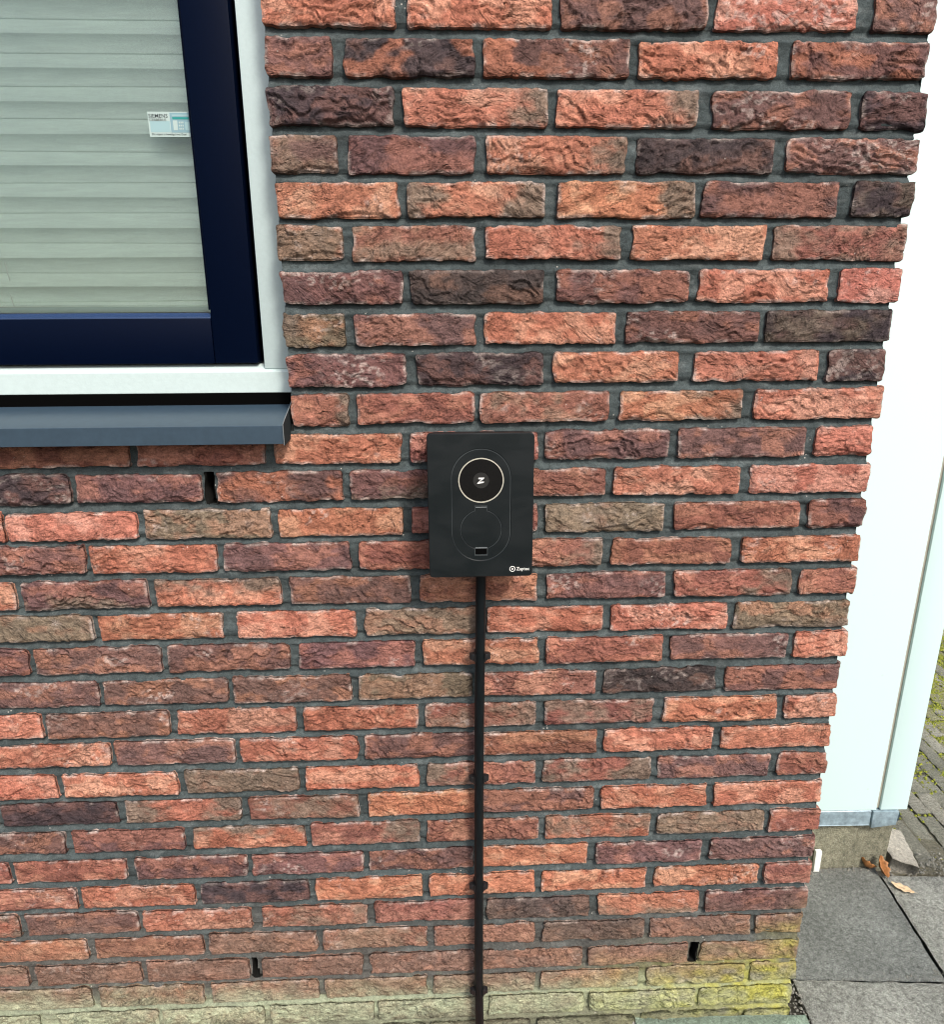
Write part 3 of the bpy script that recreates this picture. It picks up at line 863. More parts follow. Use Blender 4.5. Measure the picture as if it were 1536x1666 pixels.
def ring_plate(bm, outer, inner_r, cx, cz, yf, yb, N=144, lip_in=0.0004, lip_out=0.0, extra=()):
    """flat plate between a convex outline and a hole r(a), front at yf, walls back to yb, softened lips"""
    angs = sorted([2 * math.pi * i / N for i in range(N)] + [math.atan2(p[1] - cz, p[0] - cx) % (2 * math.pi) for p in extra])
    loops = [[] for _ in range(6)]
    for a in angs:
        ro = ray(outer, cx, cz, a); ri = inner_r(a)
        d = Vector((math.cos(a), math.sin(a)))
        for k, (r_, y) in enumerate(((ri, yb), (ri, yf + lip_in), (ri + lip_in, yf), (ro - lip_out, yf), (ro, yf + lip_out), (ro, yb))):
            loops[k].append(bm.verts.new((cx + d.x * r_, y, cz + d.y * r_)))
    n = len(angs)
    for k in range(5):
        if k == 3 and lip_out == 0: 
            pass
        for i in range(n):
            f = (loops[k][i], loops[k][(i + 1) % n], loops[k + 1][(i + 1) % n], loops[k + 1][i])
            bm.faces.new(f)
def finish(bm, name, mat, root):
    bmesh.ops.remove_doubles(bm, verts=bm.verts, dist=2e-6)
    bmesh.ops.recalc_face_normals(bm, faces=bm.faces)
    me = bpy.data.meshes.new(name); bm.to_mesh(me); bm.free()
    # outward: front faces must look to -y
    o = link(name, me, mat)
    return child(o, root)
OCX, OCZ = -0.6576, 1.1444
OR, OH = 0.0450, 0.0881        # stadium: half width, half height
def stadium(r_, h_, n=40):
    p = []
    for i in range(n + 1):
        a = math.pi * i / n; p.append((OCX + r_ * math.cos(a), OCZ + (h_ - r_) + r_ * math.sin(a)))
    for i in range(n + 1):
        a = math.pi + math.pi * i / n; p.append((OCX + r_ * math.cos(a), OCZ - (h_ - r_) + r_ * math.sin(a)))
    return p
outline = rrect(CX0, CX1, CZ0, CZ1, 0.0062)
stO = stadium(OR + 0.0008, OH + 0.0008); stI = stadium(OR - 0.0004, OH - 0.0004)
bm = bmesh.new()
ring_plate(bm, outline, lambda a: ray(stO, OCX, OCZ, a), OCX, OCZ, CY, CY + 0.013, N=200, lip_in=0.0009, lip_out=0.0012, extra=outline)
finish(bm, 'front_cover', M['chg'], ch)
# backing in the grooves, its grey paints the thin edge highlight
bm = bmesh.new(); prism_y(bm, stadium(OR + 0.002, OH + 0.002), CY + 0.0011, CY + 0.012)
child(bm_obj('groove_backing', bm, plain('groove_highlight_grey', (0.045, 0.055, 0.058), 0.5)), ch)
SPL = 1.1465
top_out = [p for p in stI if p[1] >= SPL]; bot_out = [p for p in stI if p[1] < SPL]
xr_ = OR - 0.0004
top_poly = [(OCX + xr_, SPL)] + top_out + [(OCX - xr_, SPL)]
bot_poly = [(OCX - xr_, SPL)] + bot_out + [(OCX + xr_, SPL)]
LZ = 1.1843; LR = 0.0350
bm = bmesh.new()
ring_plate(bm, top_poly, lambda a: LR, OCX, LZ, CY, CY + 0.003, N=160, lip_in=0.0005, lip_out=0.0, extra=top_poly)
finish(bm, 'oval_panel', M['chg'], ch)
KZ = 1.1060; KR = 0.0313
def cap_r(a, g=0.0, hole=False):
    rad = KR + g
    tx, tz = 0.0088 + g, 1.1442 - KZ + g
    r_ = rad
    ca, sa = math.cos(a), math.sin(a)
    if sa > 0:      # hinge tab
        tt = tz / sa
        if abs(ca) * tt > tx: tt = tx / max(abs(ca), 1e-9)
        r_ = max(r_, tt if abs(ca * tt) <= tx + 1e-9 else 0)
    if sa < 0:
        bx = 0.0094 + g
        if hole:
            tt = (KZ - 1.0650 + g) / -sa
            if abs(ca) * tt > bx: tt = bx / max(abs(ca), 1e-9)
            r_ = max(r_, tt)
        else:
            tt = (KZ - 1.0780) / -sa
            if abs(ca) * tt < bx: r_ = min(r_, tt)
    return r_
extra_b = list(bot_poly)
for s_ in (-1, 1):
    for q in ((0.0088, 1.1442), (0.0088, KZ + math.sqrt(KR ** 2 - 0.0088 ** 2)), (0.0094, 1.0650), (0.0094, KZ - math.sqrt(KR ** 2 - 0.0094 ** 2)), (0.0098, 1.1446), (0.01, 1.0646)):
        extra_b.append((OCX + s_ * q[0], q[1]))
bm = bmesh.new()
ring_plate(bm, bot_poly, lambda a: min(cap_r(a, 0.0011, True), ray(bot_poly, OCX, KZ, a) - 0.0004), OCX, KZ, CY, CY + 0.003, N=240, lip_in=0.0004, lip_out=0.0, extra=extra_b)
finish(bm, 'oval_panel', M['chg'], ch)
bm = bmesh.new()
pts = []
for a in sorted([2 * math.pi * i / 200 for i in range(200)] + [math.atan2(p[1] - KZ, p[0] - OCX) % (2 * math.pi) for p in extra_b[-12:]]):
    r_ = cap_r(a); q = (OCX + r_ * math.cos(a), KZ + r_ * math.sin(a))
    if not pts or math.hypot(q[0] - pts[-1][0], q[1] - pts[-1][1]) > 2e-4: pts.append(q)
prism_y(bm, pts, CY - 0.0002, CY + 0.0032)
flap = child(bm_obj('socket_flap', bm, M['chg'], smooth=True, bevel=0.0003, seg=1), ch)
def cbox(name, x0, x1, z0, z1, y0, y1, mat, root=ch, bevel=0.0):
    return child(box(name, (x0, x1, y0, y1, z0, z1), mat, bevel=bevel), root)
cbox('hinge_highlight', OCX - 0.0086, OCX + 0.0086, 1.1418, 1.1429, CY - 0.0007, CY + 0.001, M['highlight'])
cbox('latch_highlight', OCX - 0.0090, OCX + 0.0090, 1.0757, 1.0769, CY - 0.0004, CY + 0.002, M['highlight'])
cbox('latch_recess_shade', OCX - 0.0092, OCX + 0.0092, 1.0655, 1.0752, CY + 0.0006, CY + 0.0010, M['black'])  # black plate painting the shade inside the notch
# light ring, glossy disc, button, Z mark
def annulus(name, cx, cz, r0, r1, y0, y1, mat, n=96):
    bm = bmesh.new(); L4 = []
    prof = [(r0, y1), (r0, y0), (r1, y0), (r1, y1)]
    for r_, y in prof:
        L4.append([bm.verts.new((cx + r_ * math.cos(2 * math.pi * i / n), y, cz + r_ * math.sin(2 * math.pi * i / n))) for i in range(n)])
    for k in range(4):
        for i in range(n):
            bm.faces.new((L4[k][i], L4[k][(i + 1) % n], L4[(k + 1) % 4][(i + 1) % n], L4[(k + 1) % 4][i]))
    return child(bm_obj(name, bm, mat, smooth=True), ch)
def disc(name, cx, cz, r_, y0, y1, mat, n=80):
    bm = bmesh.new()
    prism_y(bm, [(cx + r_ * math.cos(2 * math.pi * i / n), cz + r_ * math.sin(2 * math.pi * i / n)) for i in range(n)], y0, y1)
    return child(bm_obj(name, bm, mat), ch)
annulus('light_ring', OCX, LZ, LR - 0.0017, LR - 0.0001, CY - 0.0006, CY + 0.003, M['ring'])
disc('glossy_disc', OCX, LZ, LR - 0.0021, CY + 0.0004, CY + 0.003, M['lens'])
disc('button', OCX, LZ, 0.0122, CY + 0.0001, CY + 0.0004, M['lens_mid'])
zp = [(-0.0052, 0.0048), (0.0050, 0.0048), (0.0036, 0.0022), (-0.0022, -0.0022), (0.0056, -0.0016), (0.0050, -0.0040), (-0.0060, -0.0058), (-0.0046, -0.0030), (0.0004, 0.0022), (-0.0046, 0.0022)]
zp = [(x * 0.92, z * 0.92) for x, z in zp]
bm = bmesh.new()
prism_y(bm, [(OCX + x + z * 0.15, LZ + z) for x, z in zp], CY - 0.0001, CY + 0.0001)
bmesh.ops.triangulate(bm, faces=[f for f in bm.faces if len(f.verts) > 4])
child(bm_obj('logo', bm, M['white_ink']), ch)
annulus('logo_ring', -0.6082, 1.0405, 0.0037, 0.0047, CY - 0.0002, CY, M['white_ink'], 40)
bm = bmesh.new(); prism_y(bm, [(-0.6092, 1.0425), (-0.6090, 1.0384), (-0.6062, 1.0403)], CY - 0.0002, CY)
child(bm_obj('logo', bm, M['white_ink']), ch)
text('lettering', 'Zaptec', -0.6018, CY - 0.0002, 1.0380, 0.0078, M['white_ink'], ch, 0.95, 0.00004)

# ---- conduit and clips
m, nt, b = new_mat('black_conduit')
P = pos(nt)
n1 = tex_noise(nt, P, 70, 4, 0.6, 0, (2, 2, 0.5))
c = mix(nt, (0.003, 0.005, 0.006), ramp(nt, n1, [(0.35, 0.8), (0.75, 1.7)]), 1.0, 'MULTIPLY')
nt.links.new(c, b.inputs['Base Color'])
b.inputs['Roughness'].default_value = 0.45
b.inputs['Specular IOR Level'].default_value = 0.22
M['conduit'] = m
con = empty('cable_conduit', (-0.66, -0.02, 0.0))
tag(con, 'thin black conduit pipe running down the brick wall below the charger', 'pipe')
xs_ = [(1.0285, -0.6553), (0.99, -0.6556), (0.86, -0.6574), (0.72, -0.6592), (0.5723, -0.6604), (0.38, -0.6611), (0.24, -0.6615), (0.14, -0.6618), (0.04, -0.6606), (-0.03, -0.6596)]
zs_ = np.linspace(1.022, -0.03, 70)
tp = []
for z in zs_:
    x = np.interp(z, [q[0] for q in xs_][::-1], [q[1] for q in xs_][::-1])
    tp.append((float(x), -0.0205 + 0.0006 * math.sin(z * 8), float(z)))
child(tube('pipe', tp, 0.0085, M['conduit'], seg=28), con)
child(tube('cable_gland', [(-0.6552, -0.0205, 1.0295), (-0.6553, -0.0205, 1.0200), (-0.6553, -0.0205, 1.0170)], 0.0094, M['chg_side'], seg=20), con)
M['clip'] = plain('black_clip', (0.008, 0.008, 0.009), 0.5)
CL = [(0.8616, 'black pipe clip on the conduit just below the charger, topmost of four'),
      (0.6182, 'black pipe clip on the conduit, second below the charger'),
      (0.3803, 'black pipe clip on the conduit, third below the charger'),
      (0.1255, 'black pipe clip on the conduit near the ground on the mossy bricks, lowest')]
def make_clip():
    root = empty('pipe_clip', (0, 0, 0))
    bm = bmesh.new()      # open C that grips the pipe
    n = 18; A0, A1 = R(-155), R(-25)
    ring = []
    for i in range(n + 1):
        a = R(150) - (R(300)) * i / n
        a = R(90) + (i / n - 0.5) * R(250)
        ring.append((math.cos(a), math.sin(a)))
    lo = [];
    for z in (-0.0072, 0.0072):
        for r_ in (0.0087, 0.0107):
            lo.append([bm.verts.new((c_ * r_, -0.0205 + s_ * r_, z)) for c_, s_ in ring])
    a_, b_, c_, d_ = lo
    for i in range(n):
        bm.faces.new((a_[i], a_[i + 1], b_[i + 1], b_[i])); bm.faces.new((c_[i], c_[i + 1], d_[i + 1], d_[i]))
        bm.faces.new((a_[i], a_[i + 1], c_[i + 1], c_[i])); bm.faces.new((b_[i], b_[i + 1], d_[i + 1], d_[i]))
    for i in (0, n): bm.faces.new((a_[i], b_[i], d_[i], c_[i]))
    bm_obj('grip', bm, M['clip'], root)
    bm = bmesh.new(); add_box(bm, -0.0095, 0.0095, -0.0098, -0.0005, -0.0065, 0.0065)
    bm_obj('base', bm, M['clip'], root, smooth=True, bevel=0.0015)
    for s_ in (-1, 1):
        bm = bmesh.new()
        add_box(bm, min(s_ * 0.0085, s_ * 0.0135), max(s_ * 0.0085, s_ * 0.0135), -0.0240, -0.0130, -0.0060, 0.0060)
        bm_obj('lug', bm, M['clip'], root, smooth=True, bevel=0.001)
        bm = bmesh.new()
        bmesh.ops.create_cone(bm, cap_ends=True, segments=12, radius1=0.0042, radius2=0.0042, depth=0.0100,
                              matrix=Matrix.Translation((s_ * 0.0140, -0.0185, 0.0004)))
        bm_obj('screw_boss', bm, M['clip'], root, smooth=True)
    return root
c0 = make_clip()
for i, (z, lab) in enumerate(CL):
    x = float(np.interp(z, [q[0] for q in xs_][::-1], [q[1] for q in xs_][::-1]))
    if i == 0: r_ = c0
    else:
        r_ = c0.copy(); COL.objects.link(r_)
        for k in list(c0.children):
            kk = k.copy(); COL.objects.link(kk); kk.parent = r_
    r_.location = (x, 0.0, z)
    tag(r_, lab, 'pipe clip', 'clips holding the conduit')

# ================================================================== white clad wall beyond the corner
m, nt, b = new_mat('white_cladding')
P = pos(nt)
sp = nnode(nt, 'ShaderNodeTexVoronoi'); sp.inputs['Scale'].default_value = 26
nt.links.new(P, sp.inputs['Vector'])
f1 = ramp(nt, sp.outputs['Distance'], [(0.045, 1.0), (0.10, 0.0)])
f2 = ramp(nt, tex_noise(nt, P, 9, 2), [(0.52, 0.0), (0.64, 0.55)])
f = mix(nt, f1, f2, 1.0, 'MULTIPLY')
st_ = ramp(nt, tex_noise(nt, P, 14, 4, 0.6, 0, (1, 1, 0.3)), [(0.5, 0.0), (0.8, 0.10)])
c = mix(nt, (0.60, 0.78, 0.77), (0.42, 0.47, 0.45), f)
c = mix(nt, c, (0.55, 0.58, 0.50), st_)
nt.links.new(c, b.inputs['Base Color'])
b.inputs['Roughness'].default_value = 0.45
M['clad'] = m
M['seam'] = plain('seam_strip', (0.33, 0.31, 0.25), 0.7, nscale=40, namt=0.12)
m, nt, b = new_mat('zinc')
P = pos(nt)
n1 = tex_noise(nt, P, 55, 5, 0.65)
c = mix(nt, (0.27, 0.36, 0.41), ramp(nt, n1, [(0.3, 0.6), (0.55, 1.0), (0.75, 1.35)]), 1.0, 'MULTIPLY')
nt.links.new(c, b.inputs['Base Color']); b.inputs['Metallic'].default_value = 0.25; b.inputs['Roughness'].default_value = 0.45
bump(nt, b, n1, 0.0006)
M['zinc'] = m

def concrete(name, col, scale=60, amt=0.35, bd=0.0015, spots=0.5, spotcol=(0.42, 0.43, 0.40)):
    m, nt, b = new_mat(name)
    P = pos(nt)
    n0 = tex_noise(nt, P, 7, 4, 0.6); n1 = tex_noise(nt, P, scale * 1.6, 6, 0.80); n2 = tex_noise(nt, P, scale * 7, 3, 0.7)
    c = mix(nt, col, ramp(nt, n0, [(0.3, 0.75), (0.7, 1.25)]), 1.0, 'MULTIPLY')
    c = mix(nt, c, ramp(nt, n1, [(0.3, 1 - amt), (0.7, 1 + amt)]), 1.0, 'MULTIPLY')
    c = mix(nt, c, ramp(nt, n2, [(0.3, 1 - amt), (0.7, 1 + amt)]), 1.0, 'MULTIPLY')
    v = nnode(nt, 'ShaderNodeTexVoronoi'); v.inputs['Scale'].default_value = 330
    nt.links.new(P, v.inputs['Vector'])
    f = mix(nt, ramp(nt, v.outputs['Distance'], [(0.14, 1.0), (0.26, 0.0)]), ramp(nt, n1, [(0.38, 0.0), (0.55, spots)]), 1.0, 'MULTIPLY')
    c = mix(nt, c, spotcol, f)
    nt.links.new(c, b.inputs['Base Color'])
    b.inputs['Roughness'].default_value = 0.92
    b.inputs['Specular IOR Level'].default_value = 0.25
    p = bump(nt, b, n1, bd)
    bump(nt, b, n2, bd * 0.9, prev=p)
    return m
M['plinth'] = concrete('mossy_concrete', (0.20, 0.195, 0.14), 45, 0.50, 0.003)
cw = empty('clad_wall', (0.40, 0.38, 0.19), (0, R(0.9), 0))
tag(cw, 'bright white clad side wall on a concrete footing beyond the brick corner', 'wall')
def cwp(o):
    o.parent = cw
    o.matrix_parent_inverse = Matrix.Translation((0.40, 0.38, 0.19)).inverted()
    return o
cwp(box('cladding_panel', (-0.012, 0.3945, 0.3790, 0.3990, 0.1945, 2.75), M['clad'], bevel=0.001))
cwp(box('cladding_panel', (0.4055, 0.4765, 0.3790, 0.3990, 0.1945, 2.75), M['clad'], bevel=0.001))
cwp(box('seam_strip', (0.3940, 0.4060, 0.3855, 0.3950, 0.1965, 2.75), M['seam']))
cwp(box('wall_body', (-0.012, 0.4700, 0.4000, 2.30, 0.1500, 2.75), M['clad']))
bm = bmesh.new()
prism_x(bm, [(0.384, 0.194), (0.3795, 0.190), (0.3790, 0.150), (0.3780, 0.1485), (0.3783, 0.1478), (0.3810, 0.149), (0.3990, 0.150), (0.3990, 0.194)], 0.0, 0.3835)
cwp(bm_obj('flashing', bm, M['zinc'], bevel=0.0006))
bm = bmesh.new()
add_box(bm, 0.3850, 0.4570, 0.3740, 0.4020, 0.1430, 0.1925)
for v in bm.verts:
    if v.co.x > 0.44 and v.co.z < 0.15: v.co.z += 0.008; v.co.x -= 0.006
    if v.co.x > 0.44 and v.co.z > 0.19: v.co.x -= 0.003
cwp(bm_obj('flashing', bm, M['zinc'], smooth=True, bevel=0.0012))
bm = bmesh.new()     # folded, bent corner tab
for p_ in [((0.4580, 0.376, 0.186), (0.4640, 0.384, 0.176), (0.4560, 0.378, 0.158), (0.4530, 0.374, 0.160))]:
    vv = [bm.verts.new(q) for q in p_] + [bm.verts.new((q[0] + .0006, q[1] + 0.004, q[2])) for q in p_]
    for f in ((0, 1, 2, 3), (7, 6, 5, 4), (0, 4, 5, 1), (1, 5, 6, 2), (2, 6, 7, 3), (3, 7, 4, 0)): bm.faces.new([vv[i] for i in f])
cwp(bm_obj('flashing', bm, M['zinc']))

def rough_slab(name, quad, z0, z1, mat, parent, seed, res=0.02, amp=0.0012, edge=0.004, chip=0.002):
    """slab with a gently uneven top and worn arrises; quad = four (x, y) corners anticlockwise"""
    q = [np.array(p_, float) for p_ in quad]
    Lx = np.linalg.norm(q[1] - q[0]); Ly = np.linalg.norm(q[3] - q[0])
    nx, ny = max(3, int(Lx / res)), max(3, int(Ly / res))
    s = np.linspace(0, 1, nx + 1); t = np.linspace(0, 1, ny + 1)
    e = min(edge / Lx, 0.2); s = np.unique(np.concatenate([s, [e, 1 - e]])); e = min(edge / Ly, 0.2); t = np.unique(np.concatenate([t, [e, 1 - e]]))
    SS, TT = np.meshgrid(s, t)
    XY = (1 - SS)[..., None] * (1 - TT)[..., None] * q[0] + SS[..., None] * (1 - TT)[..., None] * q[1] + SS[..., None] * TT[..., None] * q[2] + (1 - SS)[..., None] * TT[..., None] * q[3]
    ed = np.minimum(np.minimum(SS, 1 - SS) * Lx, np.minimum(TT, 1 - TT) * Ly)
    X, Y = XY[..., 0], XY[..., 1]
    X = X + chip * noise(Y * 60, X * 60, 0.0, seed) * (ed < 0.001); Y = Y + chip * noise(X * 60, Y * 60, 0.0, seed + 1) * (ed < 0.001)
    Z = z1 + amp * fbm(X * 20, Y * 20, 3, seed + 2) - edge * 0.5 * (1 - sm(0, edge, ed)) ** 1.4
    V0 = np.stack([X, Y, Z], -1).reshape(-1, 3)
    idx = np.arange(len(V0)).reshape(X.shape)
    F = [np.stack([idx[:-1, :-1], idx[:-1, 1:], idx[1:, 1:], idx[1:, :-1]], -1).reshape(-1, 4)]
    per = np.concatenate([idx[0, :], idx[1:, -1], idx[-1, :-1][::-1], idx[1:-1, 0][::-1]])
    low = V0[per].copy(); low[:, 2] = z0
    cur = np.arange(len(V0), len(V0) + len(per))
    F.append(np.stack([per, cur, np.roll(cur, -1), np.roll(per, -1)], -1)[:, ::-1])
    me = np_mesh(name, np.concatenate([V0, low]), np.concatenate(F))
    return link(name, me, mat, parent)

# plinth: concrete footing, rough cast
def plinth():
    bm = bmesh.new(); add_box(bm, 0.02, 0.4555, 0.3995, 2.2, -0.06, 0.1490)
    es = [e_ for e_ in bm.edges]
    bmesh.ops.subdivide_edges(bm, edges=es, cuts=14, use_grid_fill=True)
    for v in bm.verts:
        v.co.y += 0.002 * float(noise(v.co.x * 40, v.co.z * 40, v.co.y * 10 + 0.3, 81))
        v.co.x += 0.003 * float(noise(v.co.z * 50, v.co.y * 30, 0.5, 82))
        if v.co.x > 0.44: v.co.x += 0.006 - 0.09 * max(0, 0.04 - v.co.z) * 0
    return bm_obj('footing', bm, M['plinth'], smooth=True)
cwp(plinth())

# ================================================================== ground
m, nt, b = new_mat('earth')
P = pos(nt)
n1 = tex_noise(nt, P, 30, 6, 0.75); n2 = tex_noise(nt, P, 220, 4, 0.7)
c = ramp(nt, n1, [(0.3, (0.035, 0.032, 0.026)), (0.6, (0.085, 0.078, 0.062)), (0.8, (0.15, 0.14, 0.11))])
nt.links.new(c, b.inputs['Base Color']); b.inputs['Roughness'].default_value = 0.95
p = bump(nt, b, n1, 0.01); bump(nt, b, n2, 0.003, prev=p)
M['earth'] = m
bm = bmesh.new()
N_ = 60
def gx(i): 
    t = i / N_ * 2 - 1
    return 40 * t * abs(t) ** 2
vs = [[bm.verts.new((gx(i), gx(j), -0.018)) for j in range(N_ + 1)] for i in range(N_ + 1)]
for i in range(N_):
    for j in range(N_):
        bm.faces.new((vs[i][j], vs[i + 1][j], vs[i + 1][j + 1], vs[i][j + 1]))
g = bm_obj('ground', bm, M['earth'])
tag(g, kind='structure')

M['slab_dark'] = concrete('slab_dark', (0.185, 0.195, 0.178), 60, 0.62, 0.0040, 0.9, (0.42, 0.45, 0.43))
M['slab_mid'] = concrete('slab_mid', (0.280, 0.285, 0.250), 60, 0.62, 0.0040, 0.9, (0.52, 0.53, 0.49))
M['slab_green'] = concrete('slab_green', (0.20, 0.26, 0.20), 50, 0.45, 0.0025, 0.4, (0.40, 0.46, 0.44))
M['slab_pale'] = concrete('slab_pale', (0.27, 0.27, 0.245), 50, 0.30, 0.002, 0.5)
M['clay'] = concrete('clay_paver', (0.36, 0.17, 0.12), 60, 0.35, 0.002, 0.6, (0.55, 0.48, 0.42))
M['clay2'] = concrete('clay_paver_grey', (0.17, 0.13, 0.11), 60, 0.35, 0.002, 0.6, (0.45, 0.42, 0.38))
path = empty('pavement', (0.2, 0, 0))
tag(path, kind='structure')
def pv(o):
    o.parent = path; o.matrix_parent_inverse = Matrix.Translation((0.2, 0, 0)).inverted(); return o
pv(rough_slab('paving_slab', [(0.006, 0.084), (0.3835, 0.0615), (0.4300, 0.3965), (0.006, 0.3975)], -0.045, 0.0, M['slab_dark'], None, 201))
pv(rough_slab('paving_slab', [(0.3925, 0.0600), (0.7700, 0.030), (0.8000, 0.3420), (0.4280, 0.3640)], -0.045, 0.002, M['slab_mid'], None, 205))
pv(rough_slab('paving_slab', [(0.0150, -0.262), (0.3600, -0.285), (0.3800, 0.0590), (0.0460, 0.0805)], -0.045, 0.001, M['slab_mid'], None, 209))
pv(rough_slab('paving_slab', [(0.3680, -0.285), (0.7300, -0.310), (0.7580, 0.0250), (0.3860, 0.0540)], -0.045, 0.0, M['slab_mid'], None, 213))
pv(rough_slab('paving_slab', [(-0.3330, -0.345), (0.0080, -0.345), (0.0290, -0.004), (-0.3330, 0.004)], -0.035, 0.010, M['slab_green'], None, 217))
# more slabs towards the viewer, out of frame
for i in range(-4, 4):
    pv(rough_slab('paving_slab', [(0.005 + i * 0.36, -0.70), (0.355 + i * 0.36, -0.70), (0.358 + i * 0.36, -0.352), (0.008 + i * 0.36, -0.352)], -0.045, 0.0, M['slab_mid'] if i % 2 else M['slab_pale'], None, 220 + i, res=0.06))
for i in range(7):     # clay pavers left of the green slab
    for j in range(3):
        x = -0.345 - i * 0.213 - (0.1 if j % 2 else 0)
        y = -0.006 - j * 0.108
        pv(rough_slab('clay_paver', [(x - 0.203, y - 0.100), (x, y - 0.100), (x, y), (x - 0.203, y)], -0.045, 0.002 + 0.003 * rr.random(), M['clay'] if rr.random() < 0.6 else M['clay2'], None, 300 + i * 3 + j, res=0.02, amp=0.003, chip=0.006))

# block paving beyond: lanes of small concrete blocks, slightly skewed to the wall
M['blk1'] = concrete('block_a', (0.36, 0.345, 0.28), 90, 0.60, 0.006, 0.9, (0.42, 0.41, 0.36))
M['blk2'] = concrete('block_b', (0.27, 0.265, 0.21), 90, 0.60, 0.006, 0.6, (0.34, 0.34, 0.29))
M['blk3'] = concrete('block_c', (0.30, 0.29, 0.17), 90, 0.60, 0.006, 0.5, (0.32, 0.36, 0.10))
BW, BL = 0.0465, 0.200
protos = []
for k in range(5):
    o = rough_slab('paving_block', [(-BW / 2, -BL / 2), (BW / 2, -BL / 2), (BW / 2, BL / 2), (-BW / 2, BL / 2)], -0.05, 0.0, (M['blk1'], M['blk2'], M['blk3'], M['blk1'], M['blk2'])[k], None, 400 + k * 9, res=0.016, amp=0.004, edge=0.006, chip=0.004)
    protos.append(o.data)
    bpy.data.objects.remove(o)
blocks = empty('block_paving', (1.2, 1.0, 0))
tag(blocks, kind='structure')
ang = R(-4.8)
joints = []
for li in range(34):
    for bj in range(9):
        lx = 0.500 + li * 0.0495
        ly = 0.505 + bj * 0.2065 + (0.103 if li % 2 else 0)
        x = lx + (ly - 0.5) * math.tan(-ang); y = ly - (lx - 0.5) * math.tan(-ang)
        if x < 0.49 + 0.0 and y > 0.36: continue
        if y < 0.43 or x < 0.44 + (y - 0.4) * 0.42 or x > 1.05 + (y - 0.4) * 0.55 or len(joints) > 590 or (x < 0.60 - (y - 0.43) * 0.1 and y < 0.53): continue
        mossy = sm(0.65, 1.0, np.array(y + 0.3 * float(noise(x * 3, y * 3, 0.0, 91))))
        k = rr.choice([0, 1, 3, 4]) if rr.random() > 0.55 * float(mossy) else 2
        o = bpy.data.objects.new('paving_block', protos[k]); COL.objects.link(o)
        o.parent = blocks
        o.location = (x - 1.2, y - 1.0, -0.004 + rr.uniform(-0.004, 0.004))
        o.rotation_euler = (rr.uniform(-0.012, 0.012), rr.uniform(-0.02, 0.02), ang + (math.pi if rr.random() < 0.5 else 0))
        joints.append((x + BW / 2 + 0.0015, y, 1, float(mossy))); joints.append((x, y + BL / 2 + 0.004, 0, float(mossy)))
for i in range(4):
    pv(rough_slab('kerb_block', [(0.48 + i * 0.50, 2.42), (0.97 + i * 0.50, 2.42), (0.97 + i * 0.50, 2.52), (0.48 + i * 0.50, 2.52)], -0.05, 0.015, M['slab_pale'], None, 500 + i, res=0.06))
for i in range(5):
    for j in range(3):
        pv(rough_slab('paving_slab', [(0.48 + i * 0.405, 2.53 + j * 0.405), (0.88 + i * 0.405, 2.53 + j * 0.405), (0.88 + i * 0.405, 2.93 + j * 0.405), (0.48 + i * 0.405, 2.93 + j * 0.405)], -0.05, 0.0, M['slab_mid'], None, 520 + i * 3 + j, res=0.1))

M['joint_sand'] = concrete('joint_sand', (0.15, 0.14, 0.10), 70, 0.5, 0.004)
bm = bmesh.new(); add_box(bm, 0.47, 2.6, 0.375, 2.42, -0.03, -0.011)
tag(bm_obj('sand_bed', bm, M['joint_sand']), kind='structure')
# moss in the joints
def blob(V, F, x, y, z, r_, rnd, flat=0.6):
    n0 = len(V)
    k = 5; rot_ = rnd.uniform(0, 6)
    V.append((x, y, z + r_ * flat))
    for i in range(k):
        a = rot_ + 2 * math.pi * i / k; q = r_ * rnd.uniform(0.6, 1.15)
        V.append((x + q * math.cos(a), y + q * math.sin(a), z - r_ * 0.15))
    for i in range(k): F.append((n0, n0 + 1 + i, n0 + 1 + (i + 1) % k))
    F.append(tuple(n0 + 1 + i for i in range(k))[::-1])
m, nt, b = new_mat('moss')
P = pos(nt)
c = ramp(nt, tex_noise(nt, P, 80, 4, 0.7), [(0.3, (0.07, 0.085, 0.012)), (0.5, (0.20, 0.22, 0.025)), (0.75, (0.36, 0.36, 0.05))])
nt.links.new(c, b.inputs['Base Color']); b.inputs['Roughness'].default_value = 0.95
M['moss'] = m
V, F = [], []
r3 = random.Random(9)
for x, y, o_, ms in joints:
    cnt = int(6 + 95 * ms)
    for _ in range(cnt):
        if o_: bx, by = x + r3.gauss(0, 0.004 + 0.019 * ms), y + r3.uniform(-0.11, 0.11)
        else: bx, by = x + r3.uniform(-0.04, 0.04), y + r3.gauss(0, 0.004 + 0.010 * ms)
        if bx < 0.47: continue
        blob(V, F, bx, by, -0.006 + r3.random() * 0.003, r3.uniform(0.002, 0.0065), r3, 0.8)
mo = mesh_from('moss', V, F, M['moss'])
tag(mo, 'yellow green moss growing in the joints of the block paving', 'moss', kind='stuff')
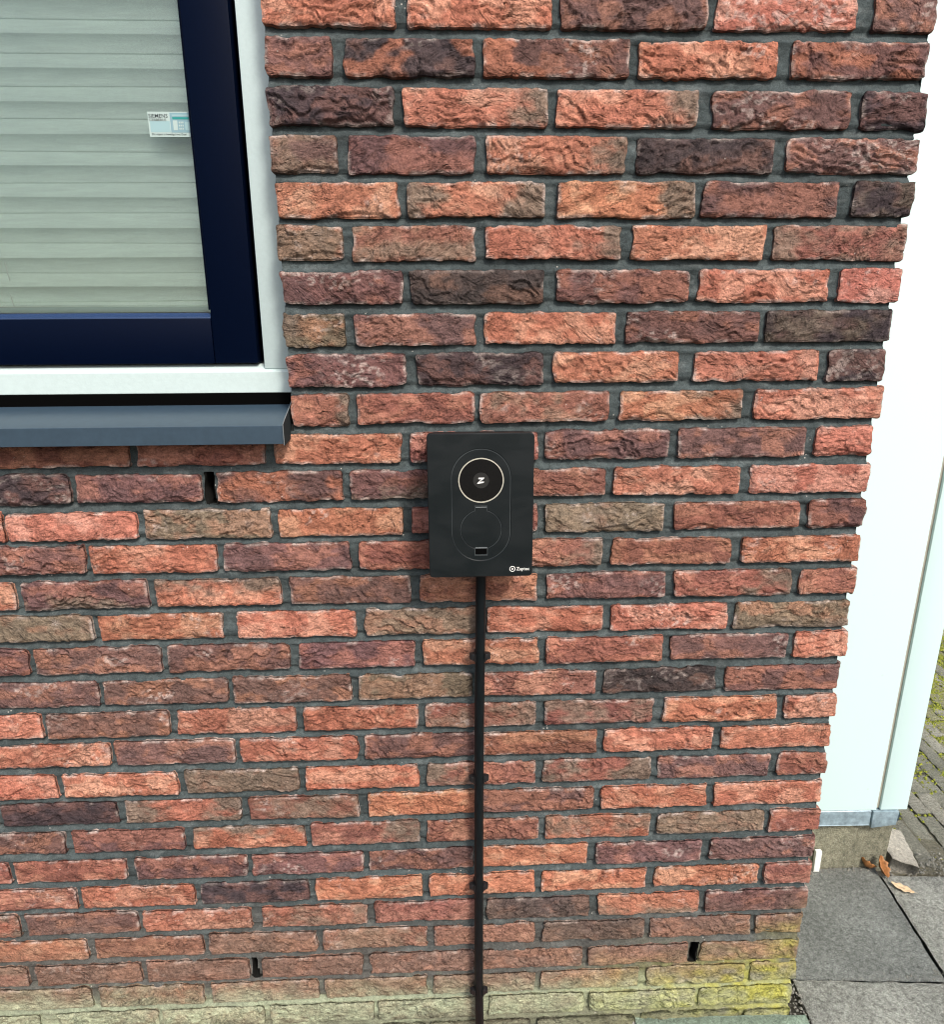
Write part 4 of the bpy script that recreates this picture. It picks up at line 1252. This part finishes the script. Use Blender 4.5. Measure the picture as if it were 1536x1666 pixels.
# grit and crumbs of mortar
M['grit'] = concrete('grit', (0.22, 0.215, 0.185), 90, 0.4, 0.001)
V, F = [], []
def scatter(n, fn, r0, r1):
    for _ in range(n):
        x, y = fn()
        blob(V, F, x, y, 0.001 if r3.random() < 0.6 else -0.004, r3.uniform(r0, r1) if r3.random() < 0.9 else r1 * 1.5, r3, 0.8)
scatter(260, lambda: (r3.uniform(0.02, 0.40), 0.079 - 0.06 * 0.0 - 0.055 * r3.random() ** 3 + r3.gauss(0, 0.006) - 0.03 * (r3.random() < 0.1)), 0.0008, 0.0022)
scatter(900, lambda: (r3.uniform(0.45, 0.85), 0.400 + r3.gauss(0, 0.022)), 0.001, 0.0030)
scatter(200, lambda: (r3.uniform(-0.002, 0.05), r3.uniform(-0.1, 0.08)), 0.001, 0.0035)
scatter(300, lambda: (r3.uniform(0.02, 0.43), 0.396 - abs(r3.gauss(0, 0.010))), 0.0008, 0.003)
scatter(150, lambda: (r3.uniform(0.01, 0.75), r3.uniform(-0.1, 0.35)), 0.0006, 0.0016)
scatter(900, lambda: (r3.uniform(-1.6, 0.02), -abs(r3.gauss(0, 0.016))), 0.0012, 0.0045)
scatter(40, lambda: (0.378 + r3.gauss(0, 0.006), 0.068 + r3.gauss(0, 0.01)), 0.001, 0.003)
gr = mesh_from('grit', V, F, M['grit'])
tag(gr, 'loose grit and mortar crumbs along slab joints and wall foot', 'grit', kind='stuff')

# tipped edging block by the footing
es_ = rough_slab('edging_block', [(-0.036, -0.078), (0.036, -0.078), (0.036, 0.078), (-0.036, 0.078)], -0.05, 0.0, concrete('edging_concrete', (0.50, 0.47, 0.39), 90, 0.5, 0.004, 0.8, (0.6, 0.58, 0.5)), None, 610, res=0.008, amp=0.005, edge=0.006, chip=0.004)
es_.location = (0.527, 0.455, 0.020); es_.rotation_euler = (R(-3), R(12), R(-19))
tag(es_, 'tipped pale concrete edging block beside the footing of the white wall', 'kerb block')

# fallen leaves
def leaf(name, L_, W_, mat, curl, fold_, loc, rot, lab, grp='fallen leaves by the footing'):
    V, F = [], []
    n, k = 14, 6
    for i in range(n + 1):
        t = i / n
        wd = W_ * math.sin(math.pi * min(1, t * 0.96 + 0.02)) ** 0.8 * (1 + 0.12 * math.sin(t * 21))
        for j in range(k + 1):
            s_ = (j / k) * 2 - 1
            V.append((s_ * wd / 2, (t - 0.5) * L_, fold_ * abs(s_) * wd + curl * (t - 0.5) ** 2 * L_ + 0.0012 * math.sin(t * 18 + s_ * 3)))
    for i in range(n):
        for j in range(k):
            a = i * (k + 1) + j
            F.append((a, a + 1, a + k + 2, a + k + 1))
    root = empty(name, loc, rot)
    o = mesh_from('blade', V, F, mat, root, smooth=True)
    md = o.modifiers.new('thick', 'SOLIDIFY'); md.thickness = 0.0005
    tube('stem', [(0, -L_ * 0.62, 0.004), (0, -L_ * 0.5, 0.001 + curl * L_ * 0.25), (0, -L_ * 0.1, 0.0012), (0, L_ * 0.35, 0.0012 + curl * L_ * 0.1)], 0.0006, mat, root, seg=6)
    tag(root, lab, 'leaf', grp)
    return root
M['leaf_pale'] = plain('pale_leaf', (0.62, 0.46, 0.28), 0.6, nscale=200, namt=0.25, bd=0.0005)
M['leaf_brown'] = plain('brown_leaf', (0.30, 0.13, 0.04), 0.6, nscale=200, namt=0.35, bd=0.0005)
leaf('fallen_leaf', 0.052, 0.027, M['leaf_pale'], 0.25, 0.10, (0.452, 0.315, 0.006), (0.05, 0.1, R(52)), 'pale dry leaf lying across the joint of the grey slabs')
leaf('fallen_leaf', 0.040, 0.030, M['leaf_brown'], 1.4, 0.5, (0.400, 0.386, 0.010), (0.5, 0.5, R(78)), 'brown curled leaf lying against the concrete footing, left of two')
leaf('fallen_leaf', 0.052, 0.027, M['leaf_brown'], 1.2, 0.7, (0.430, 0.378, 0.014), (0.7, 0.2, R(10)), 'rusty brown curled leaf at the corner of the concrete footing')
# white plastic strip behind the brick corner
pl_ = box('plastic_strip', (0.2560, 0.2720, 0.3860, 0.3960, -0.01, 0.0640), plain('white_plastic', (0.8, 0.82, 0.78), 0.5), bevel=0.001)
tag(pl_, 'short white plastic strip standing between brick corner and concrete footing', 'plastic strip')
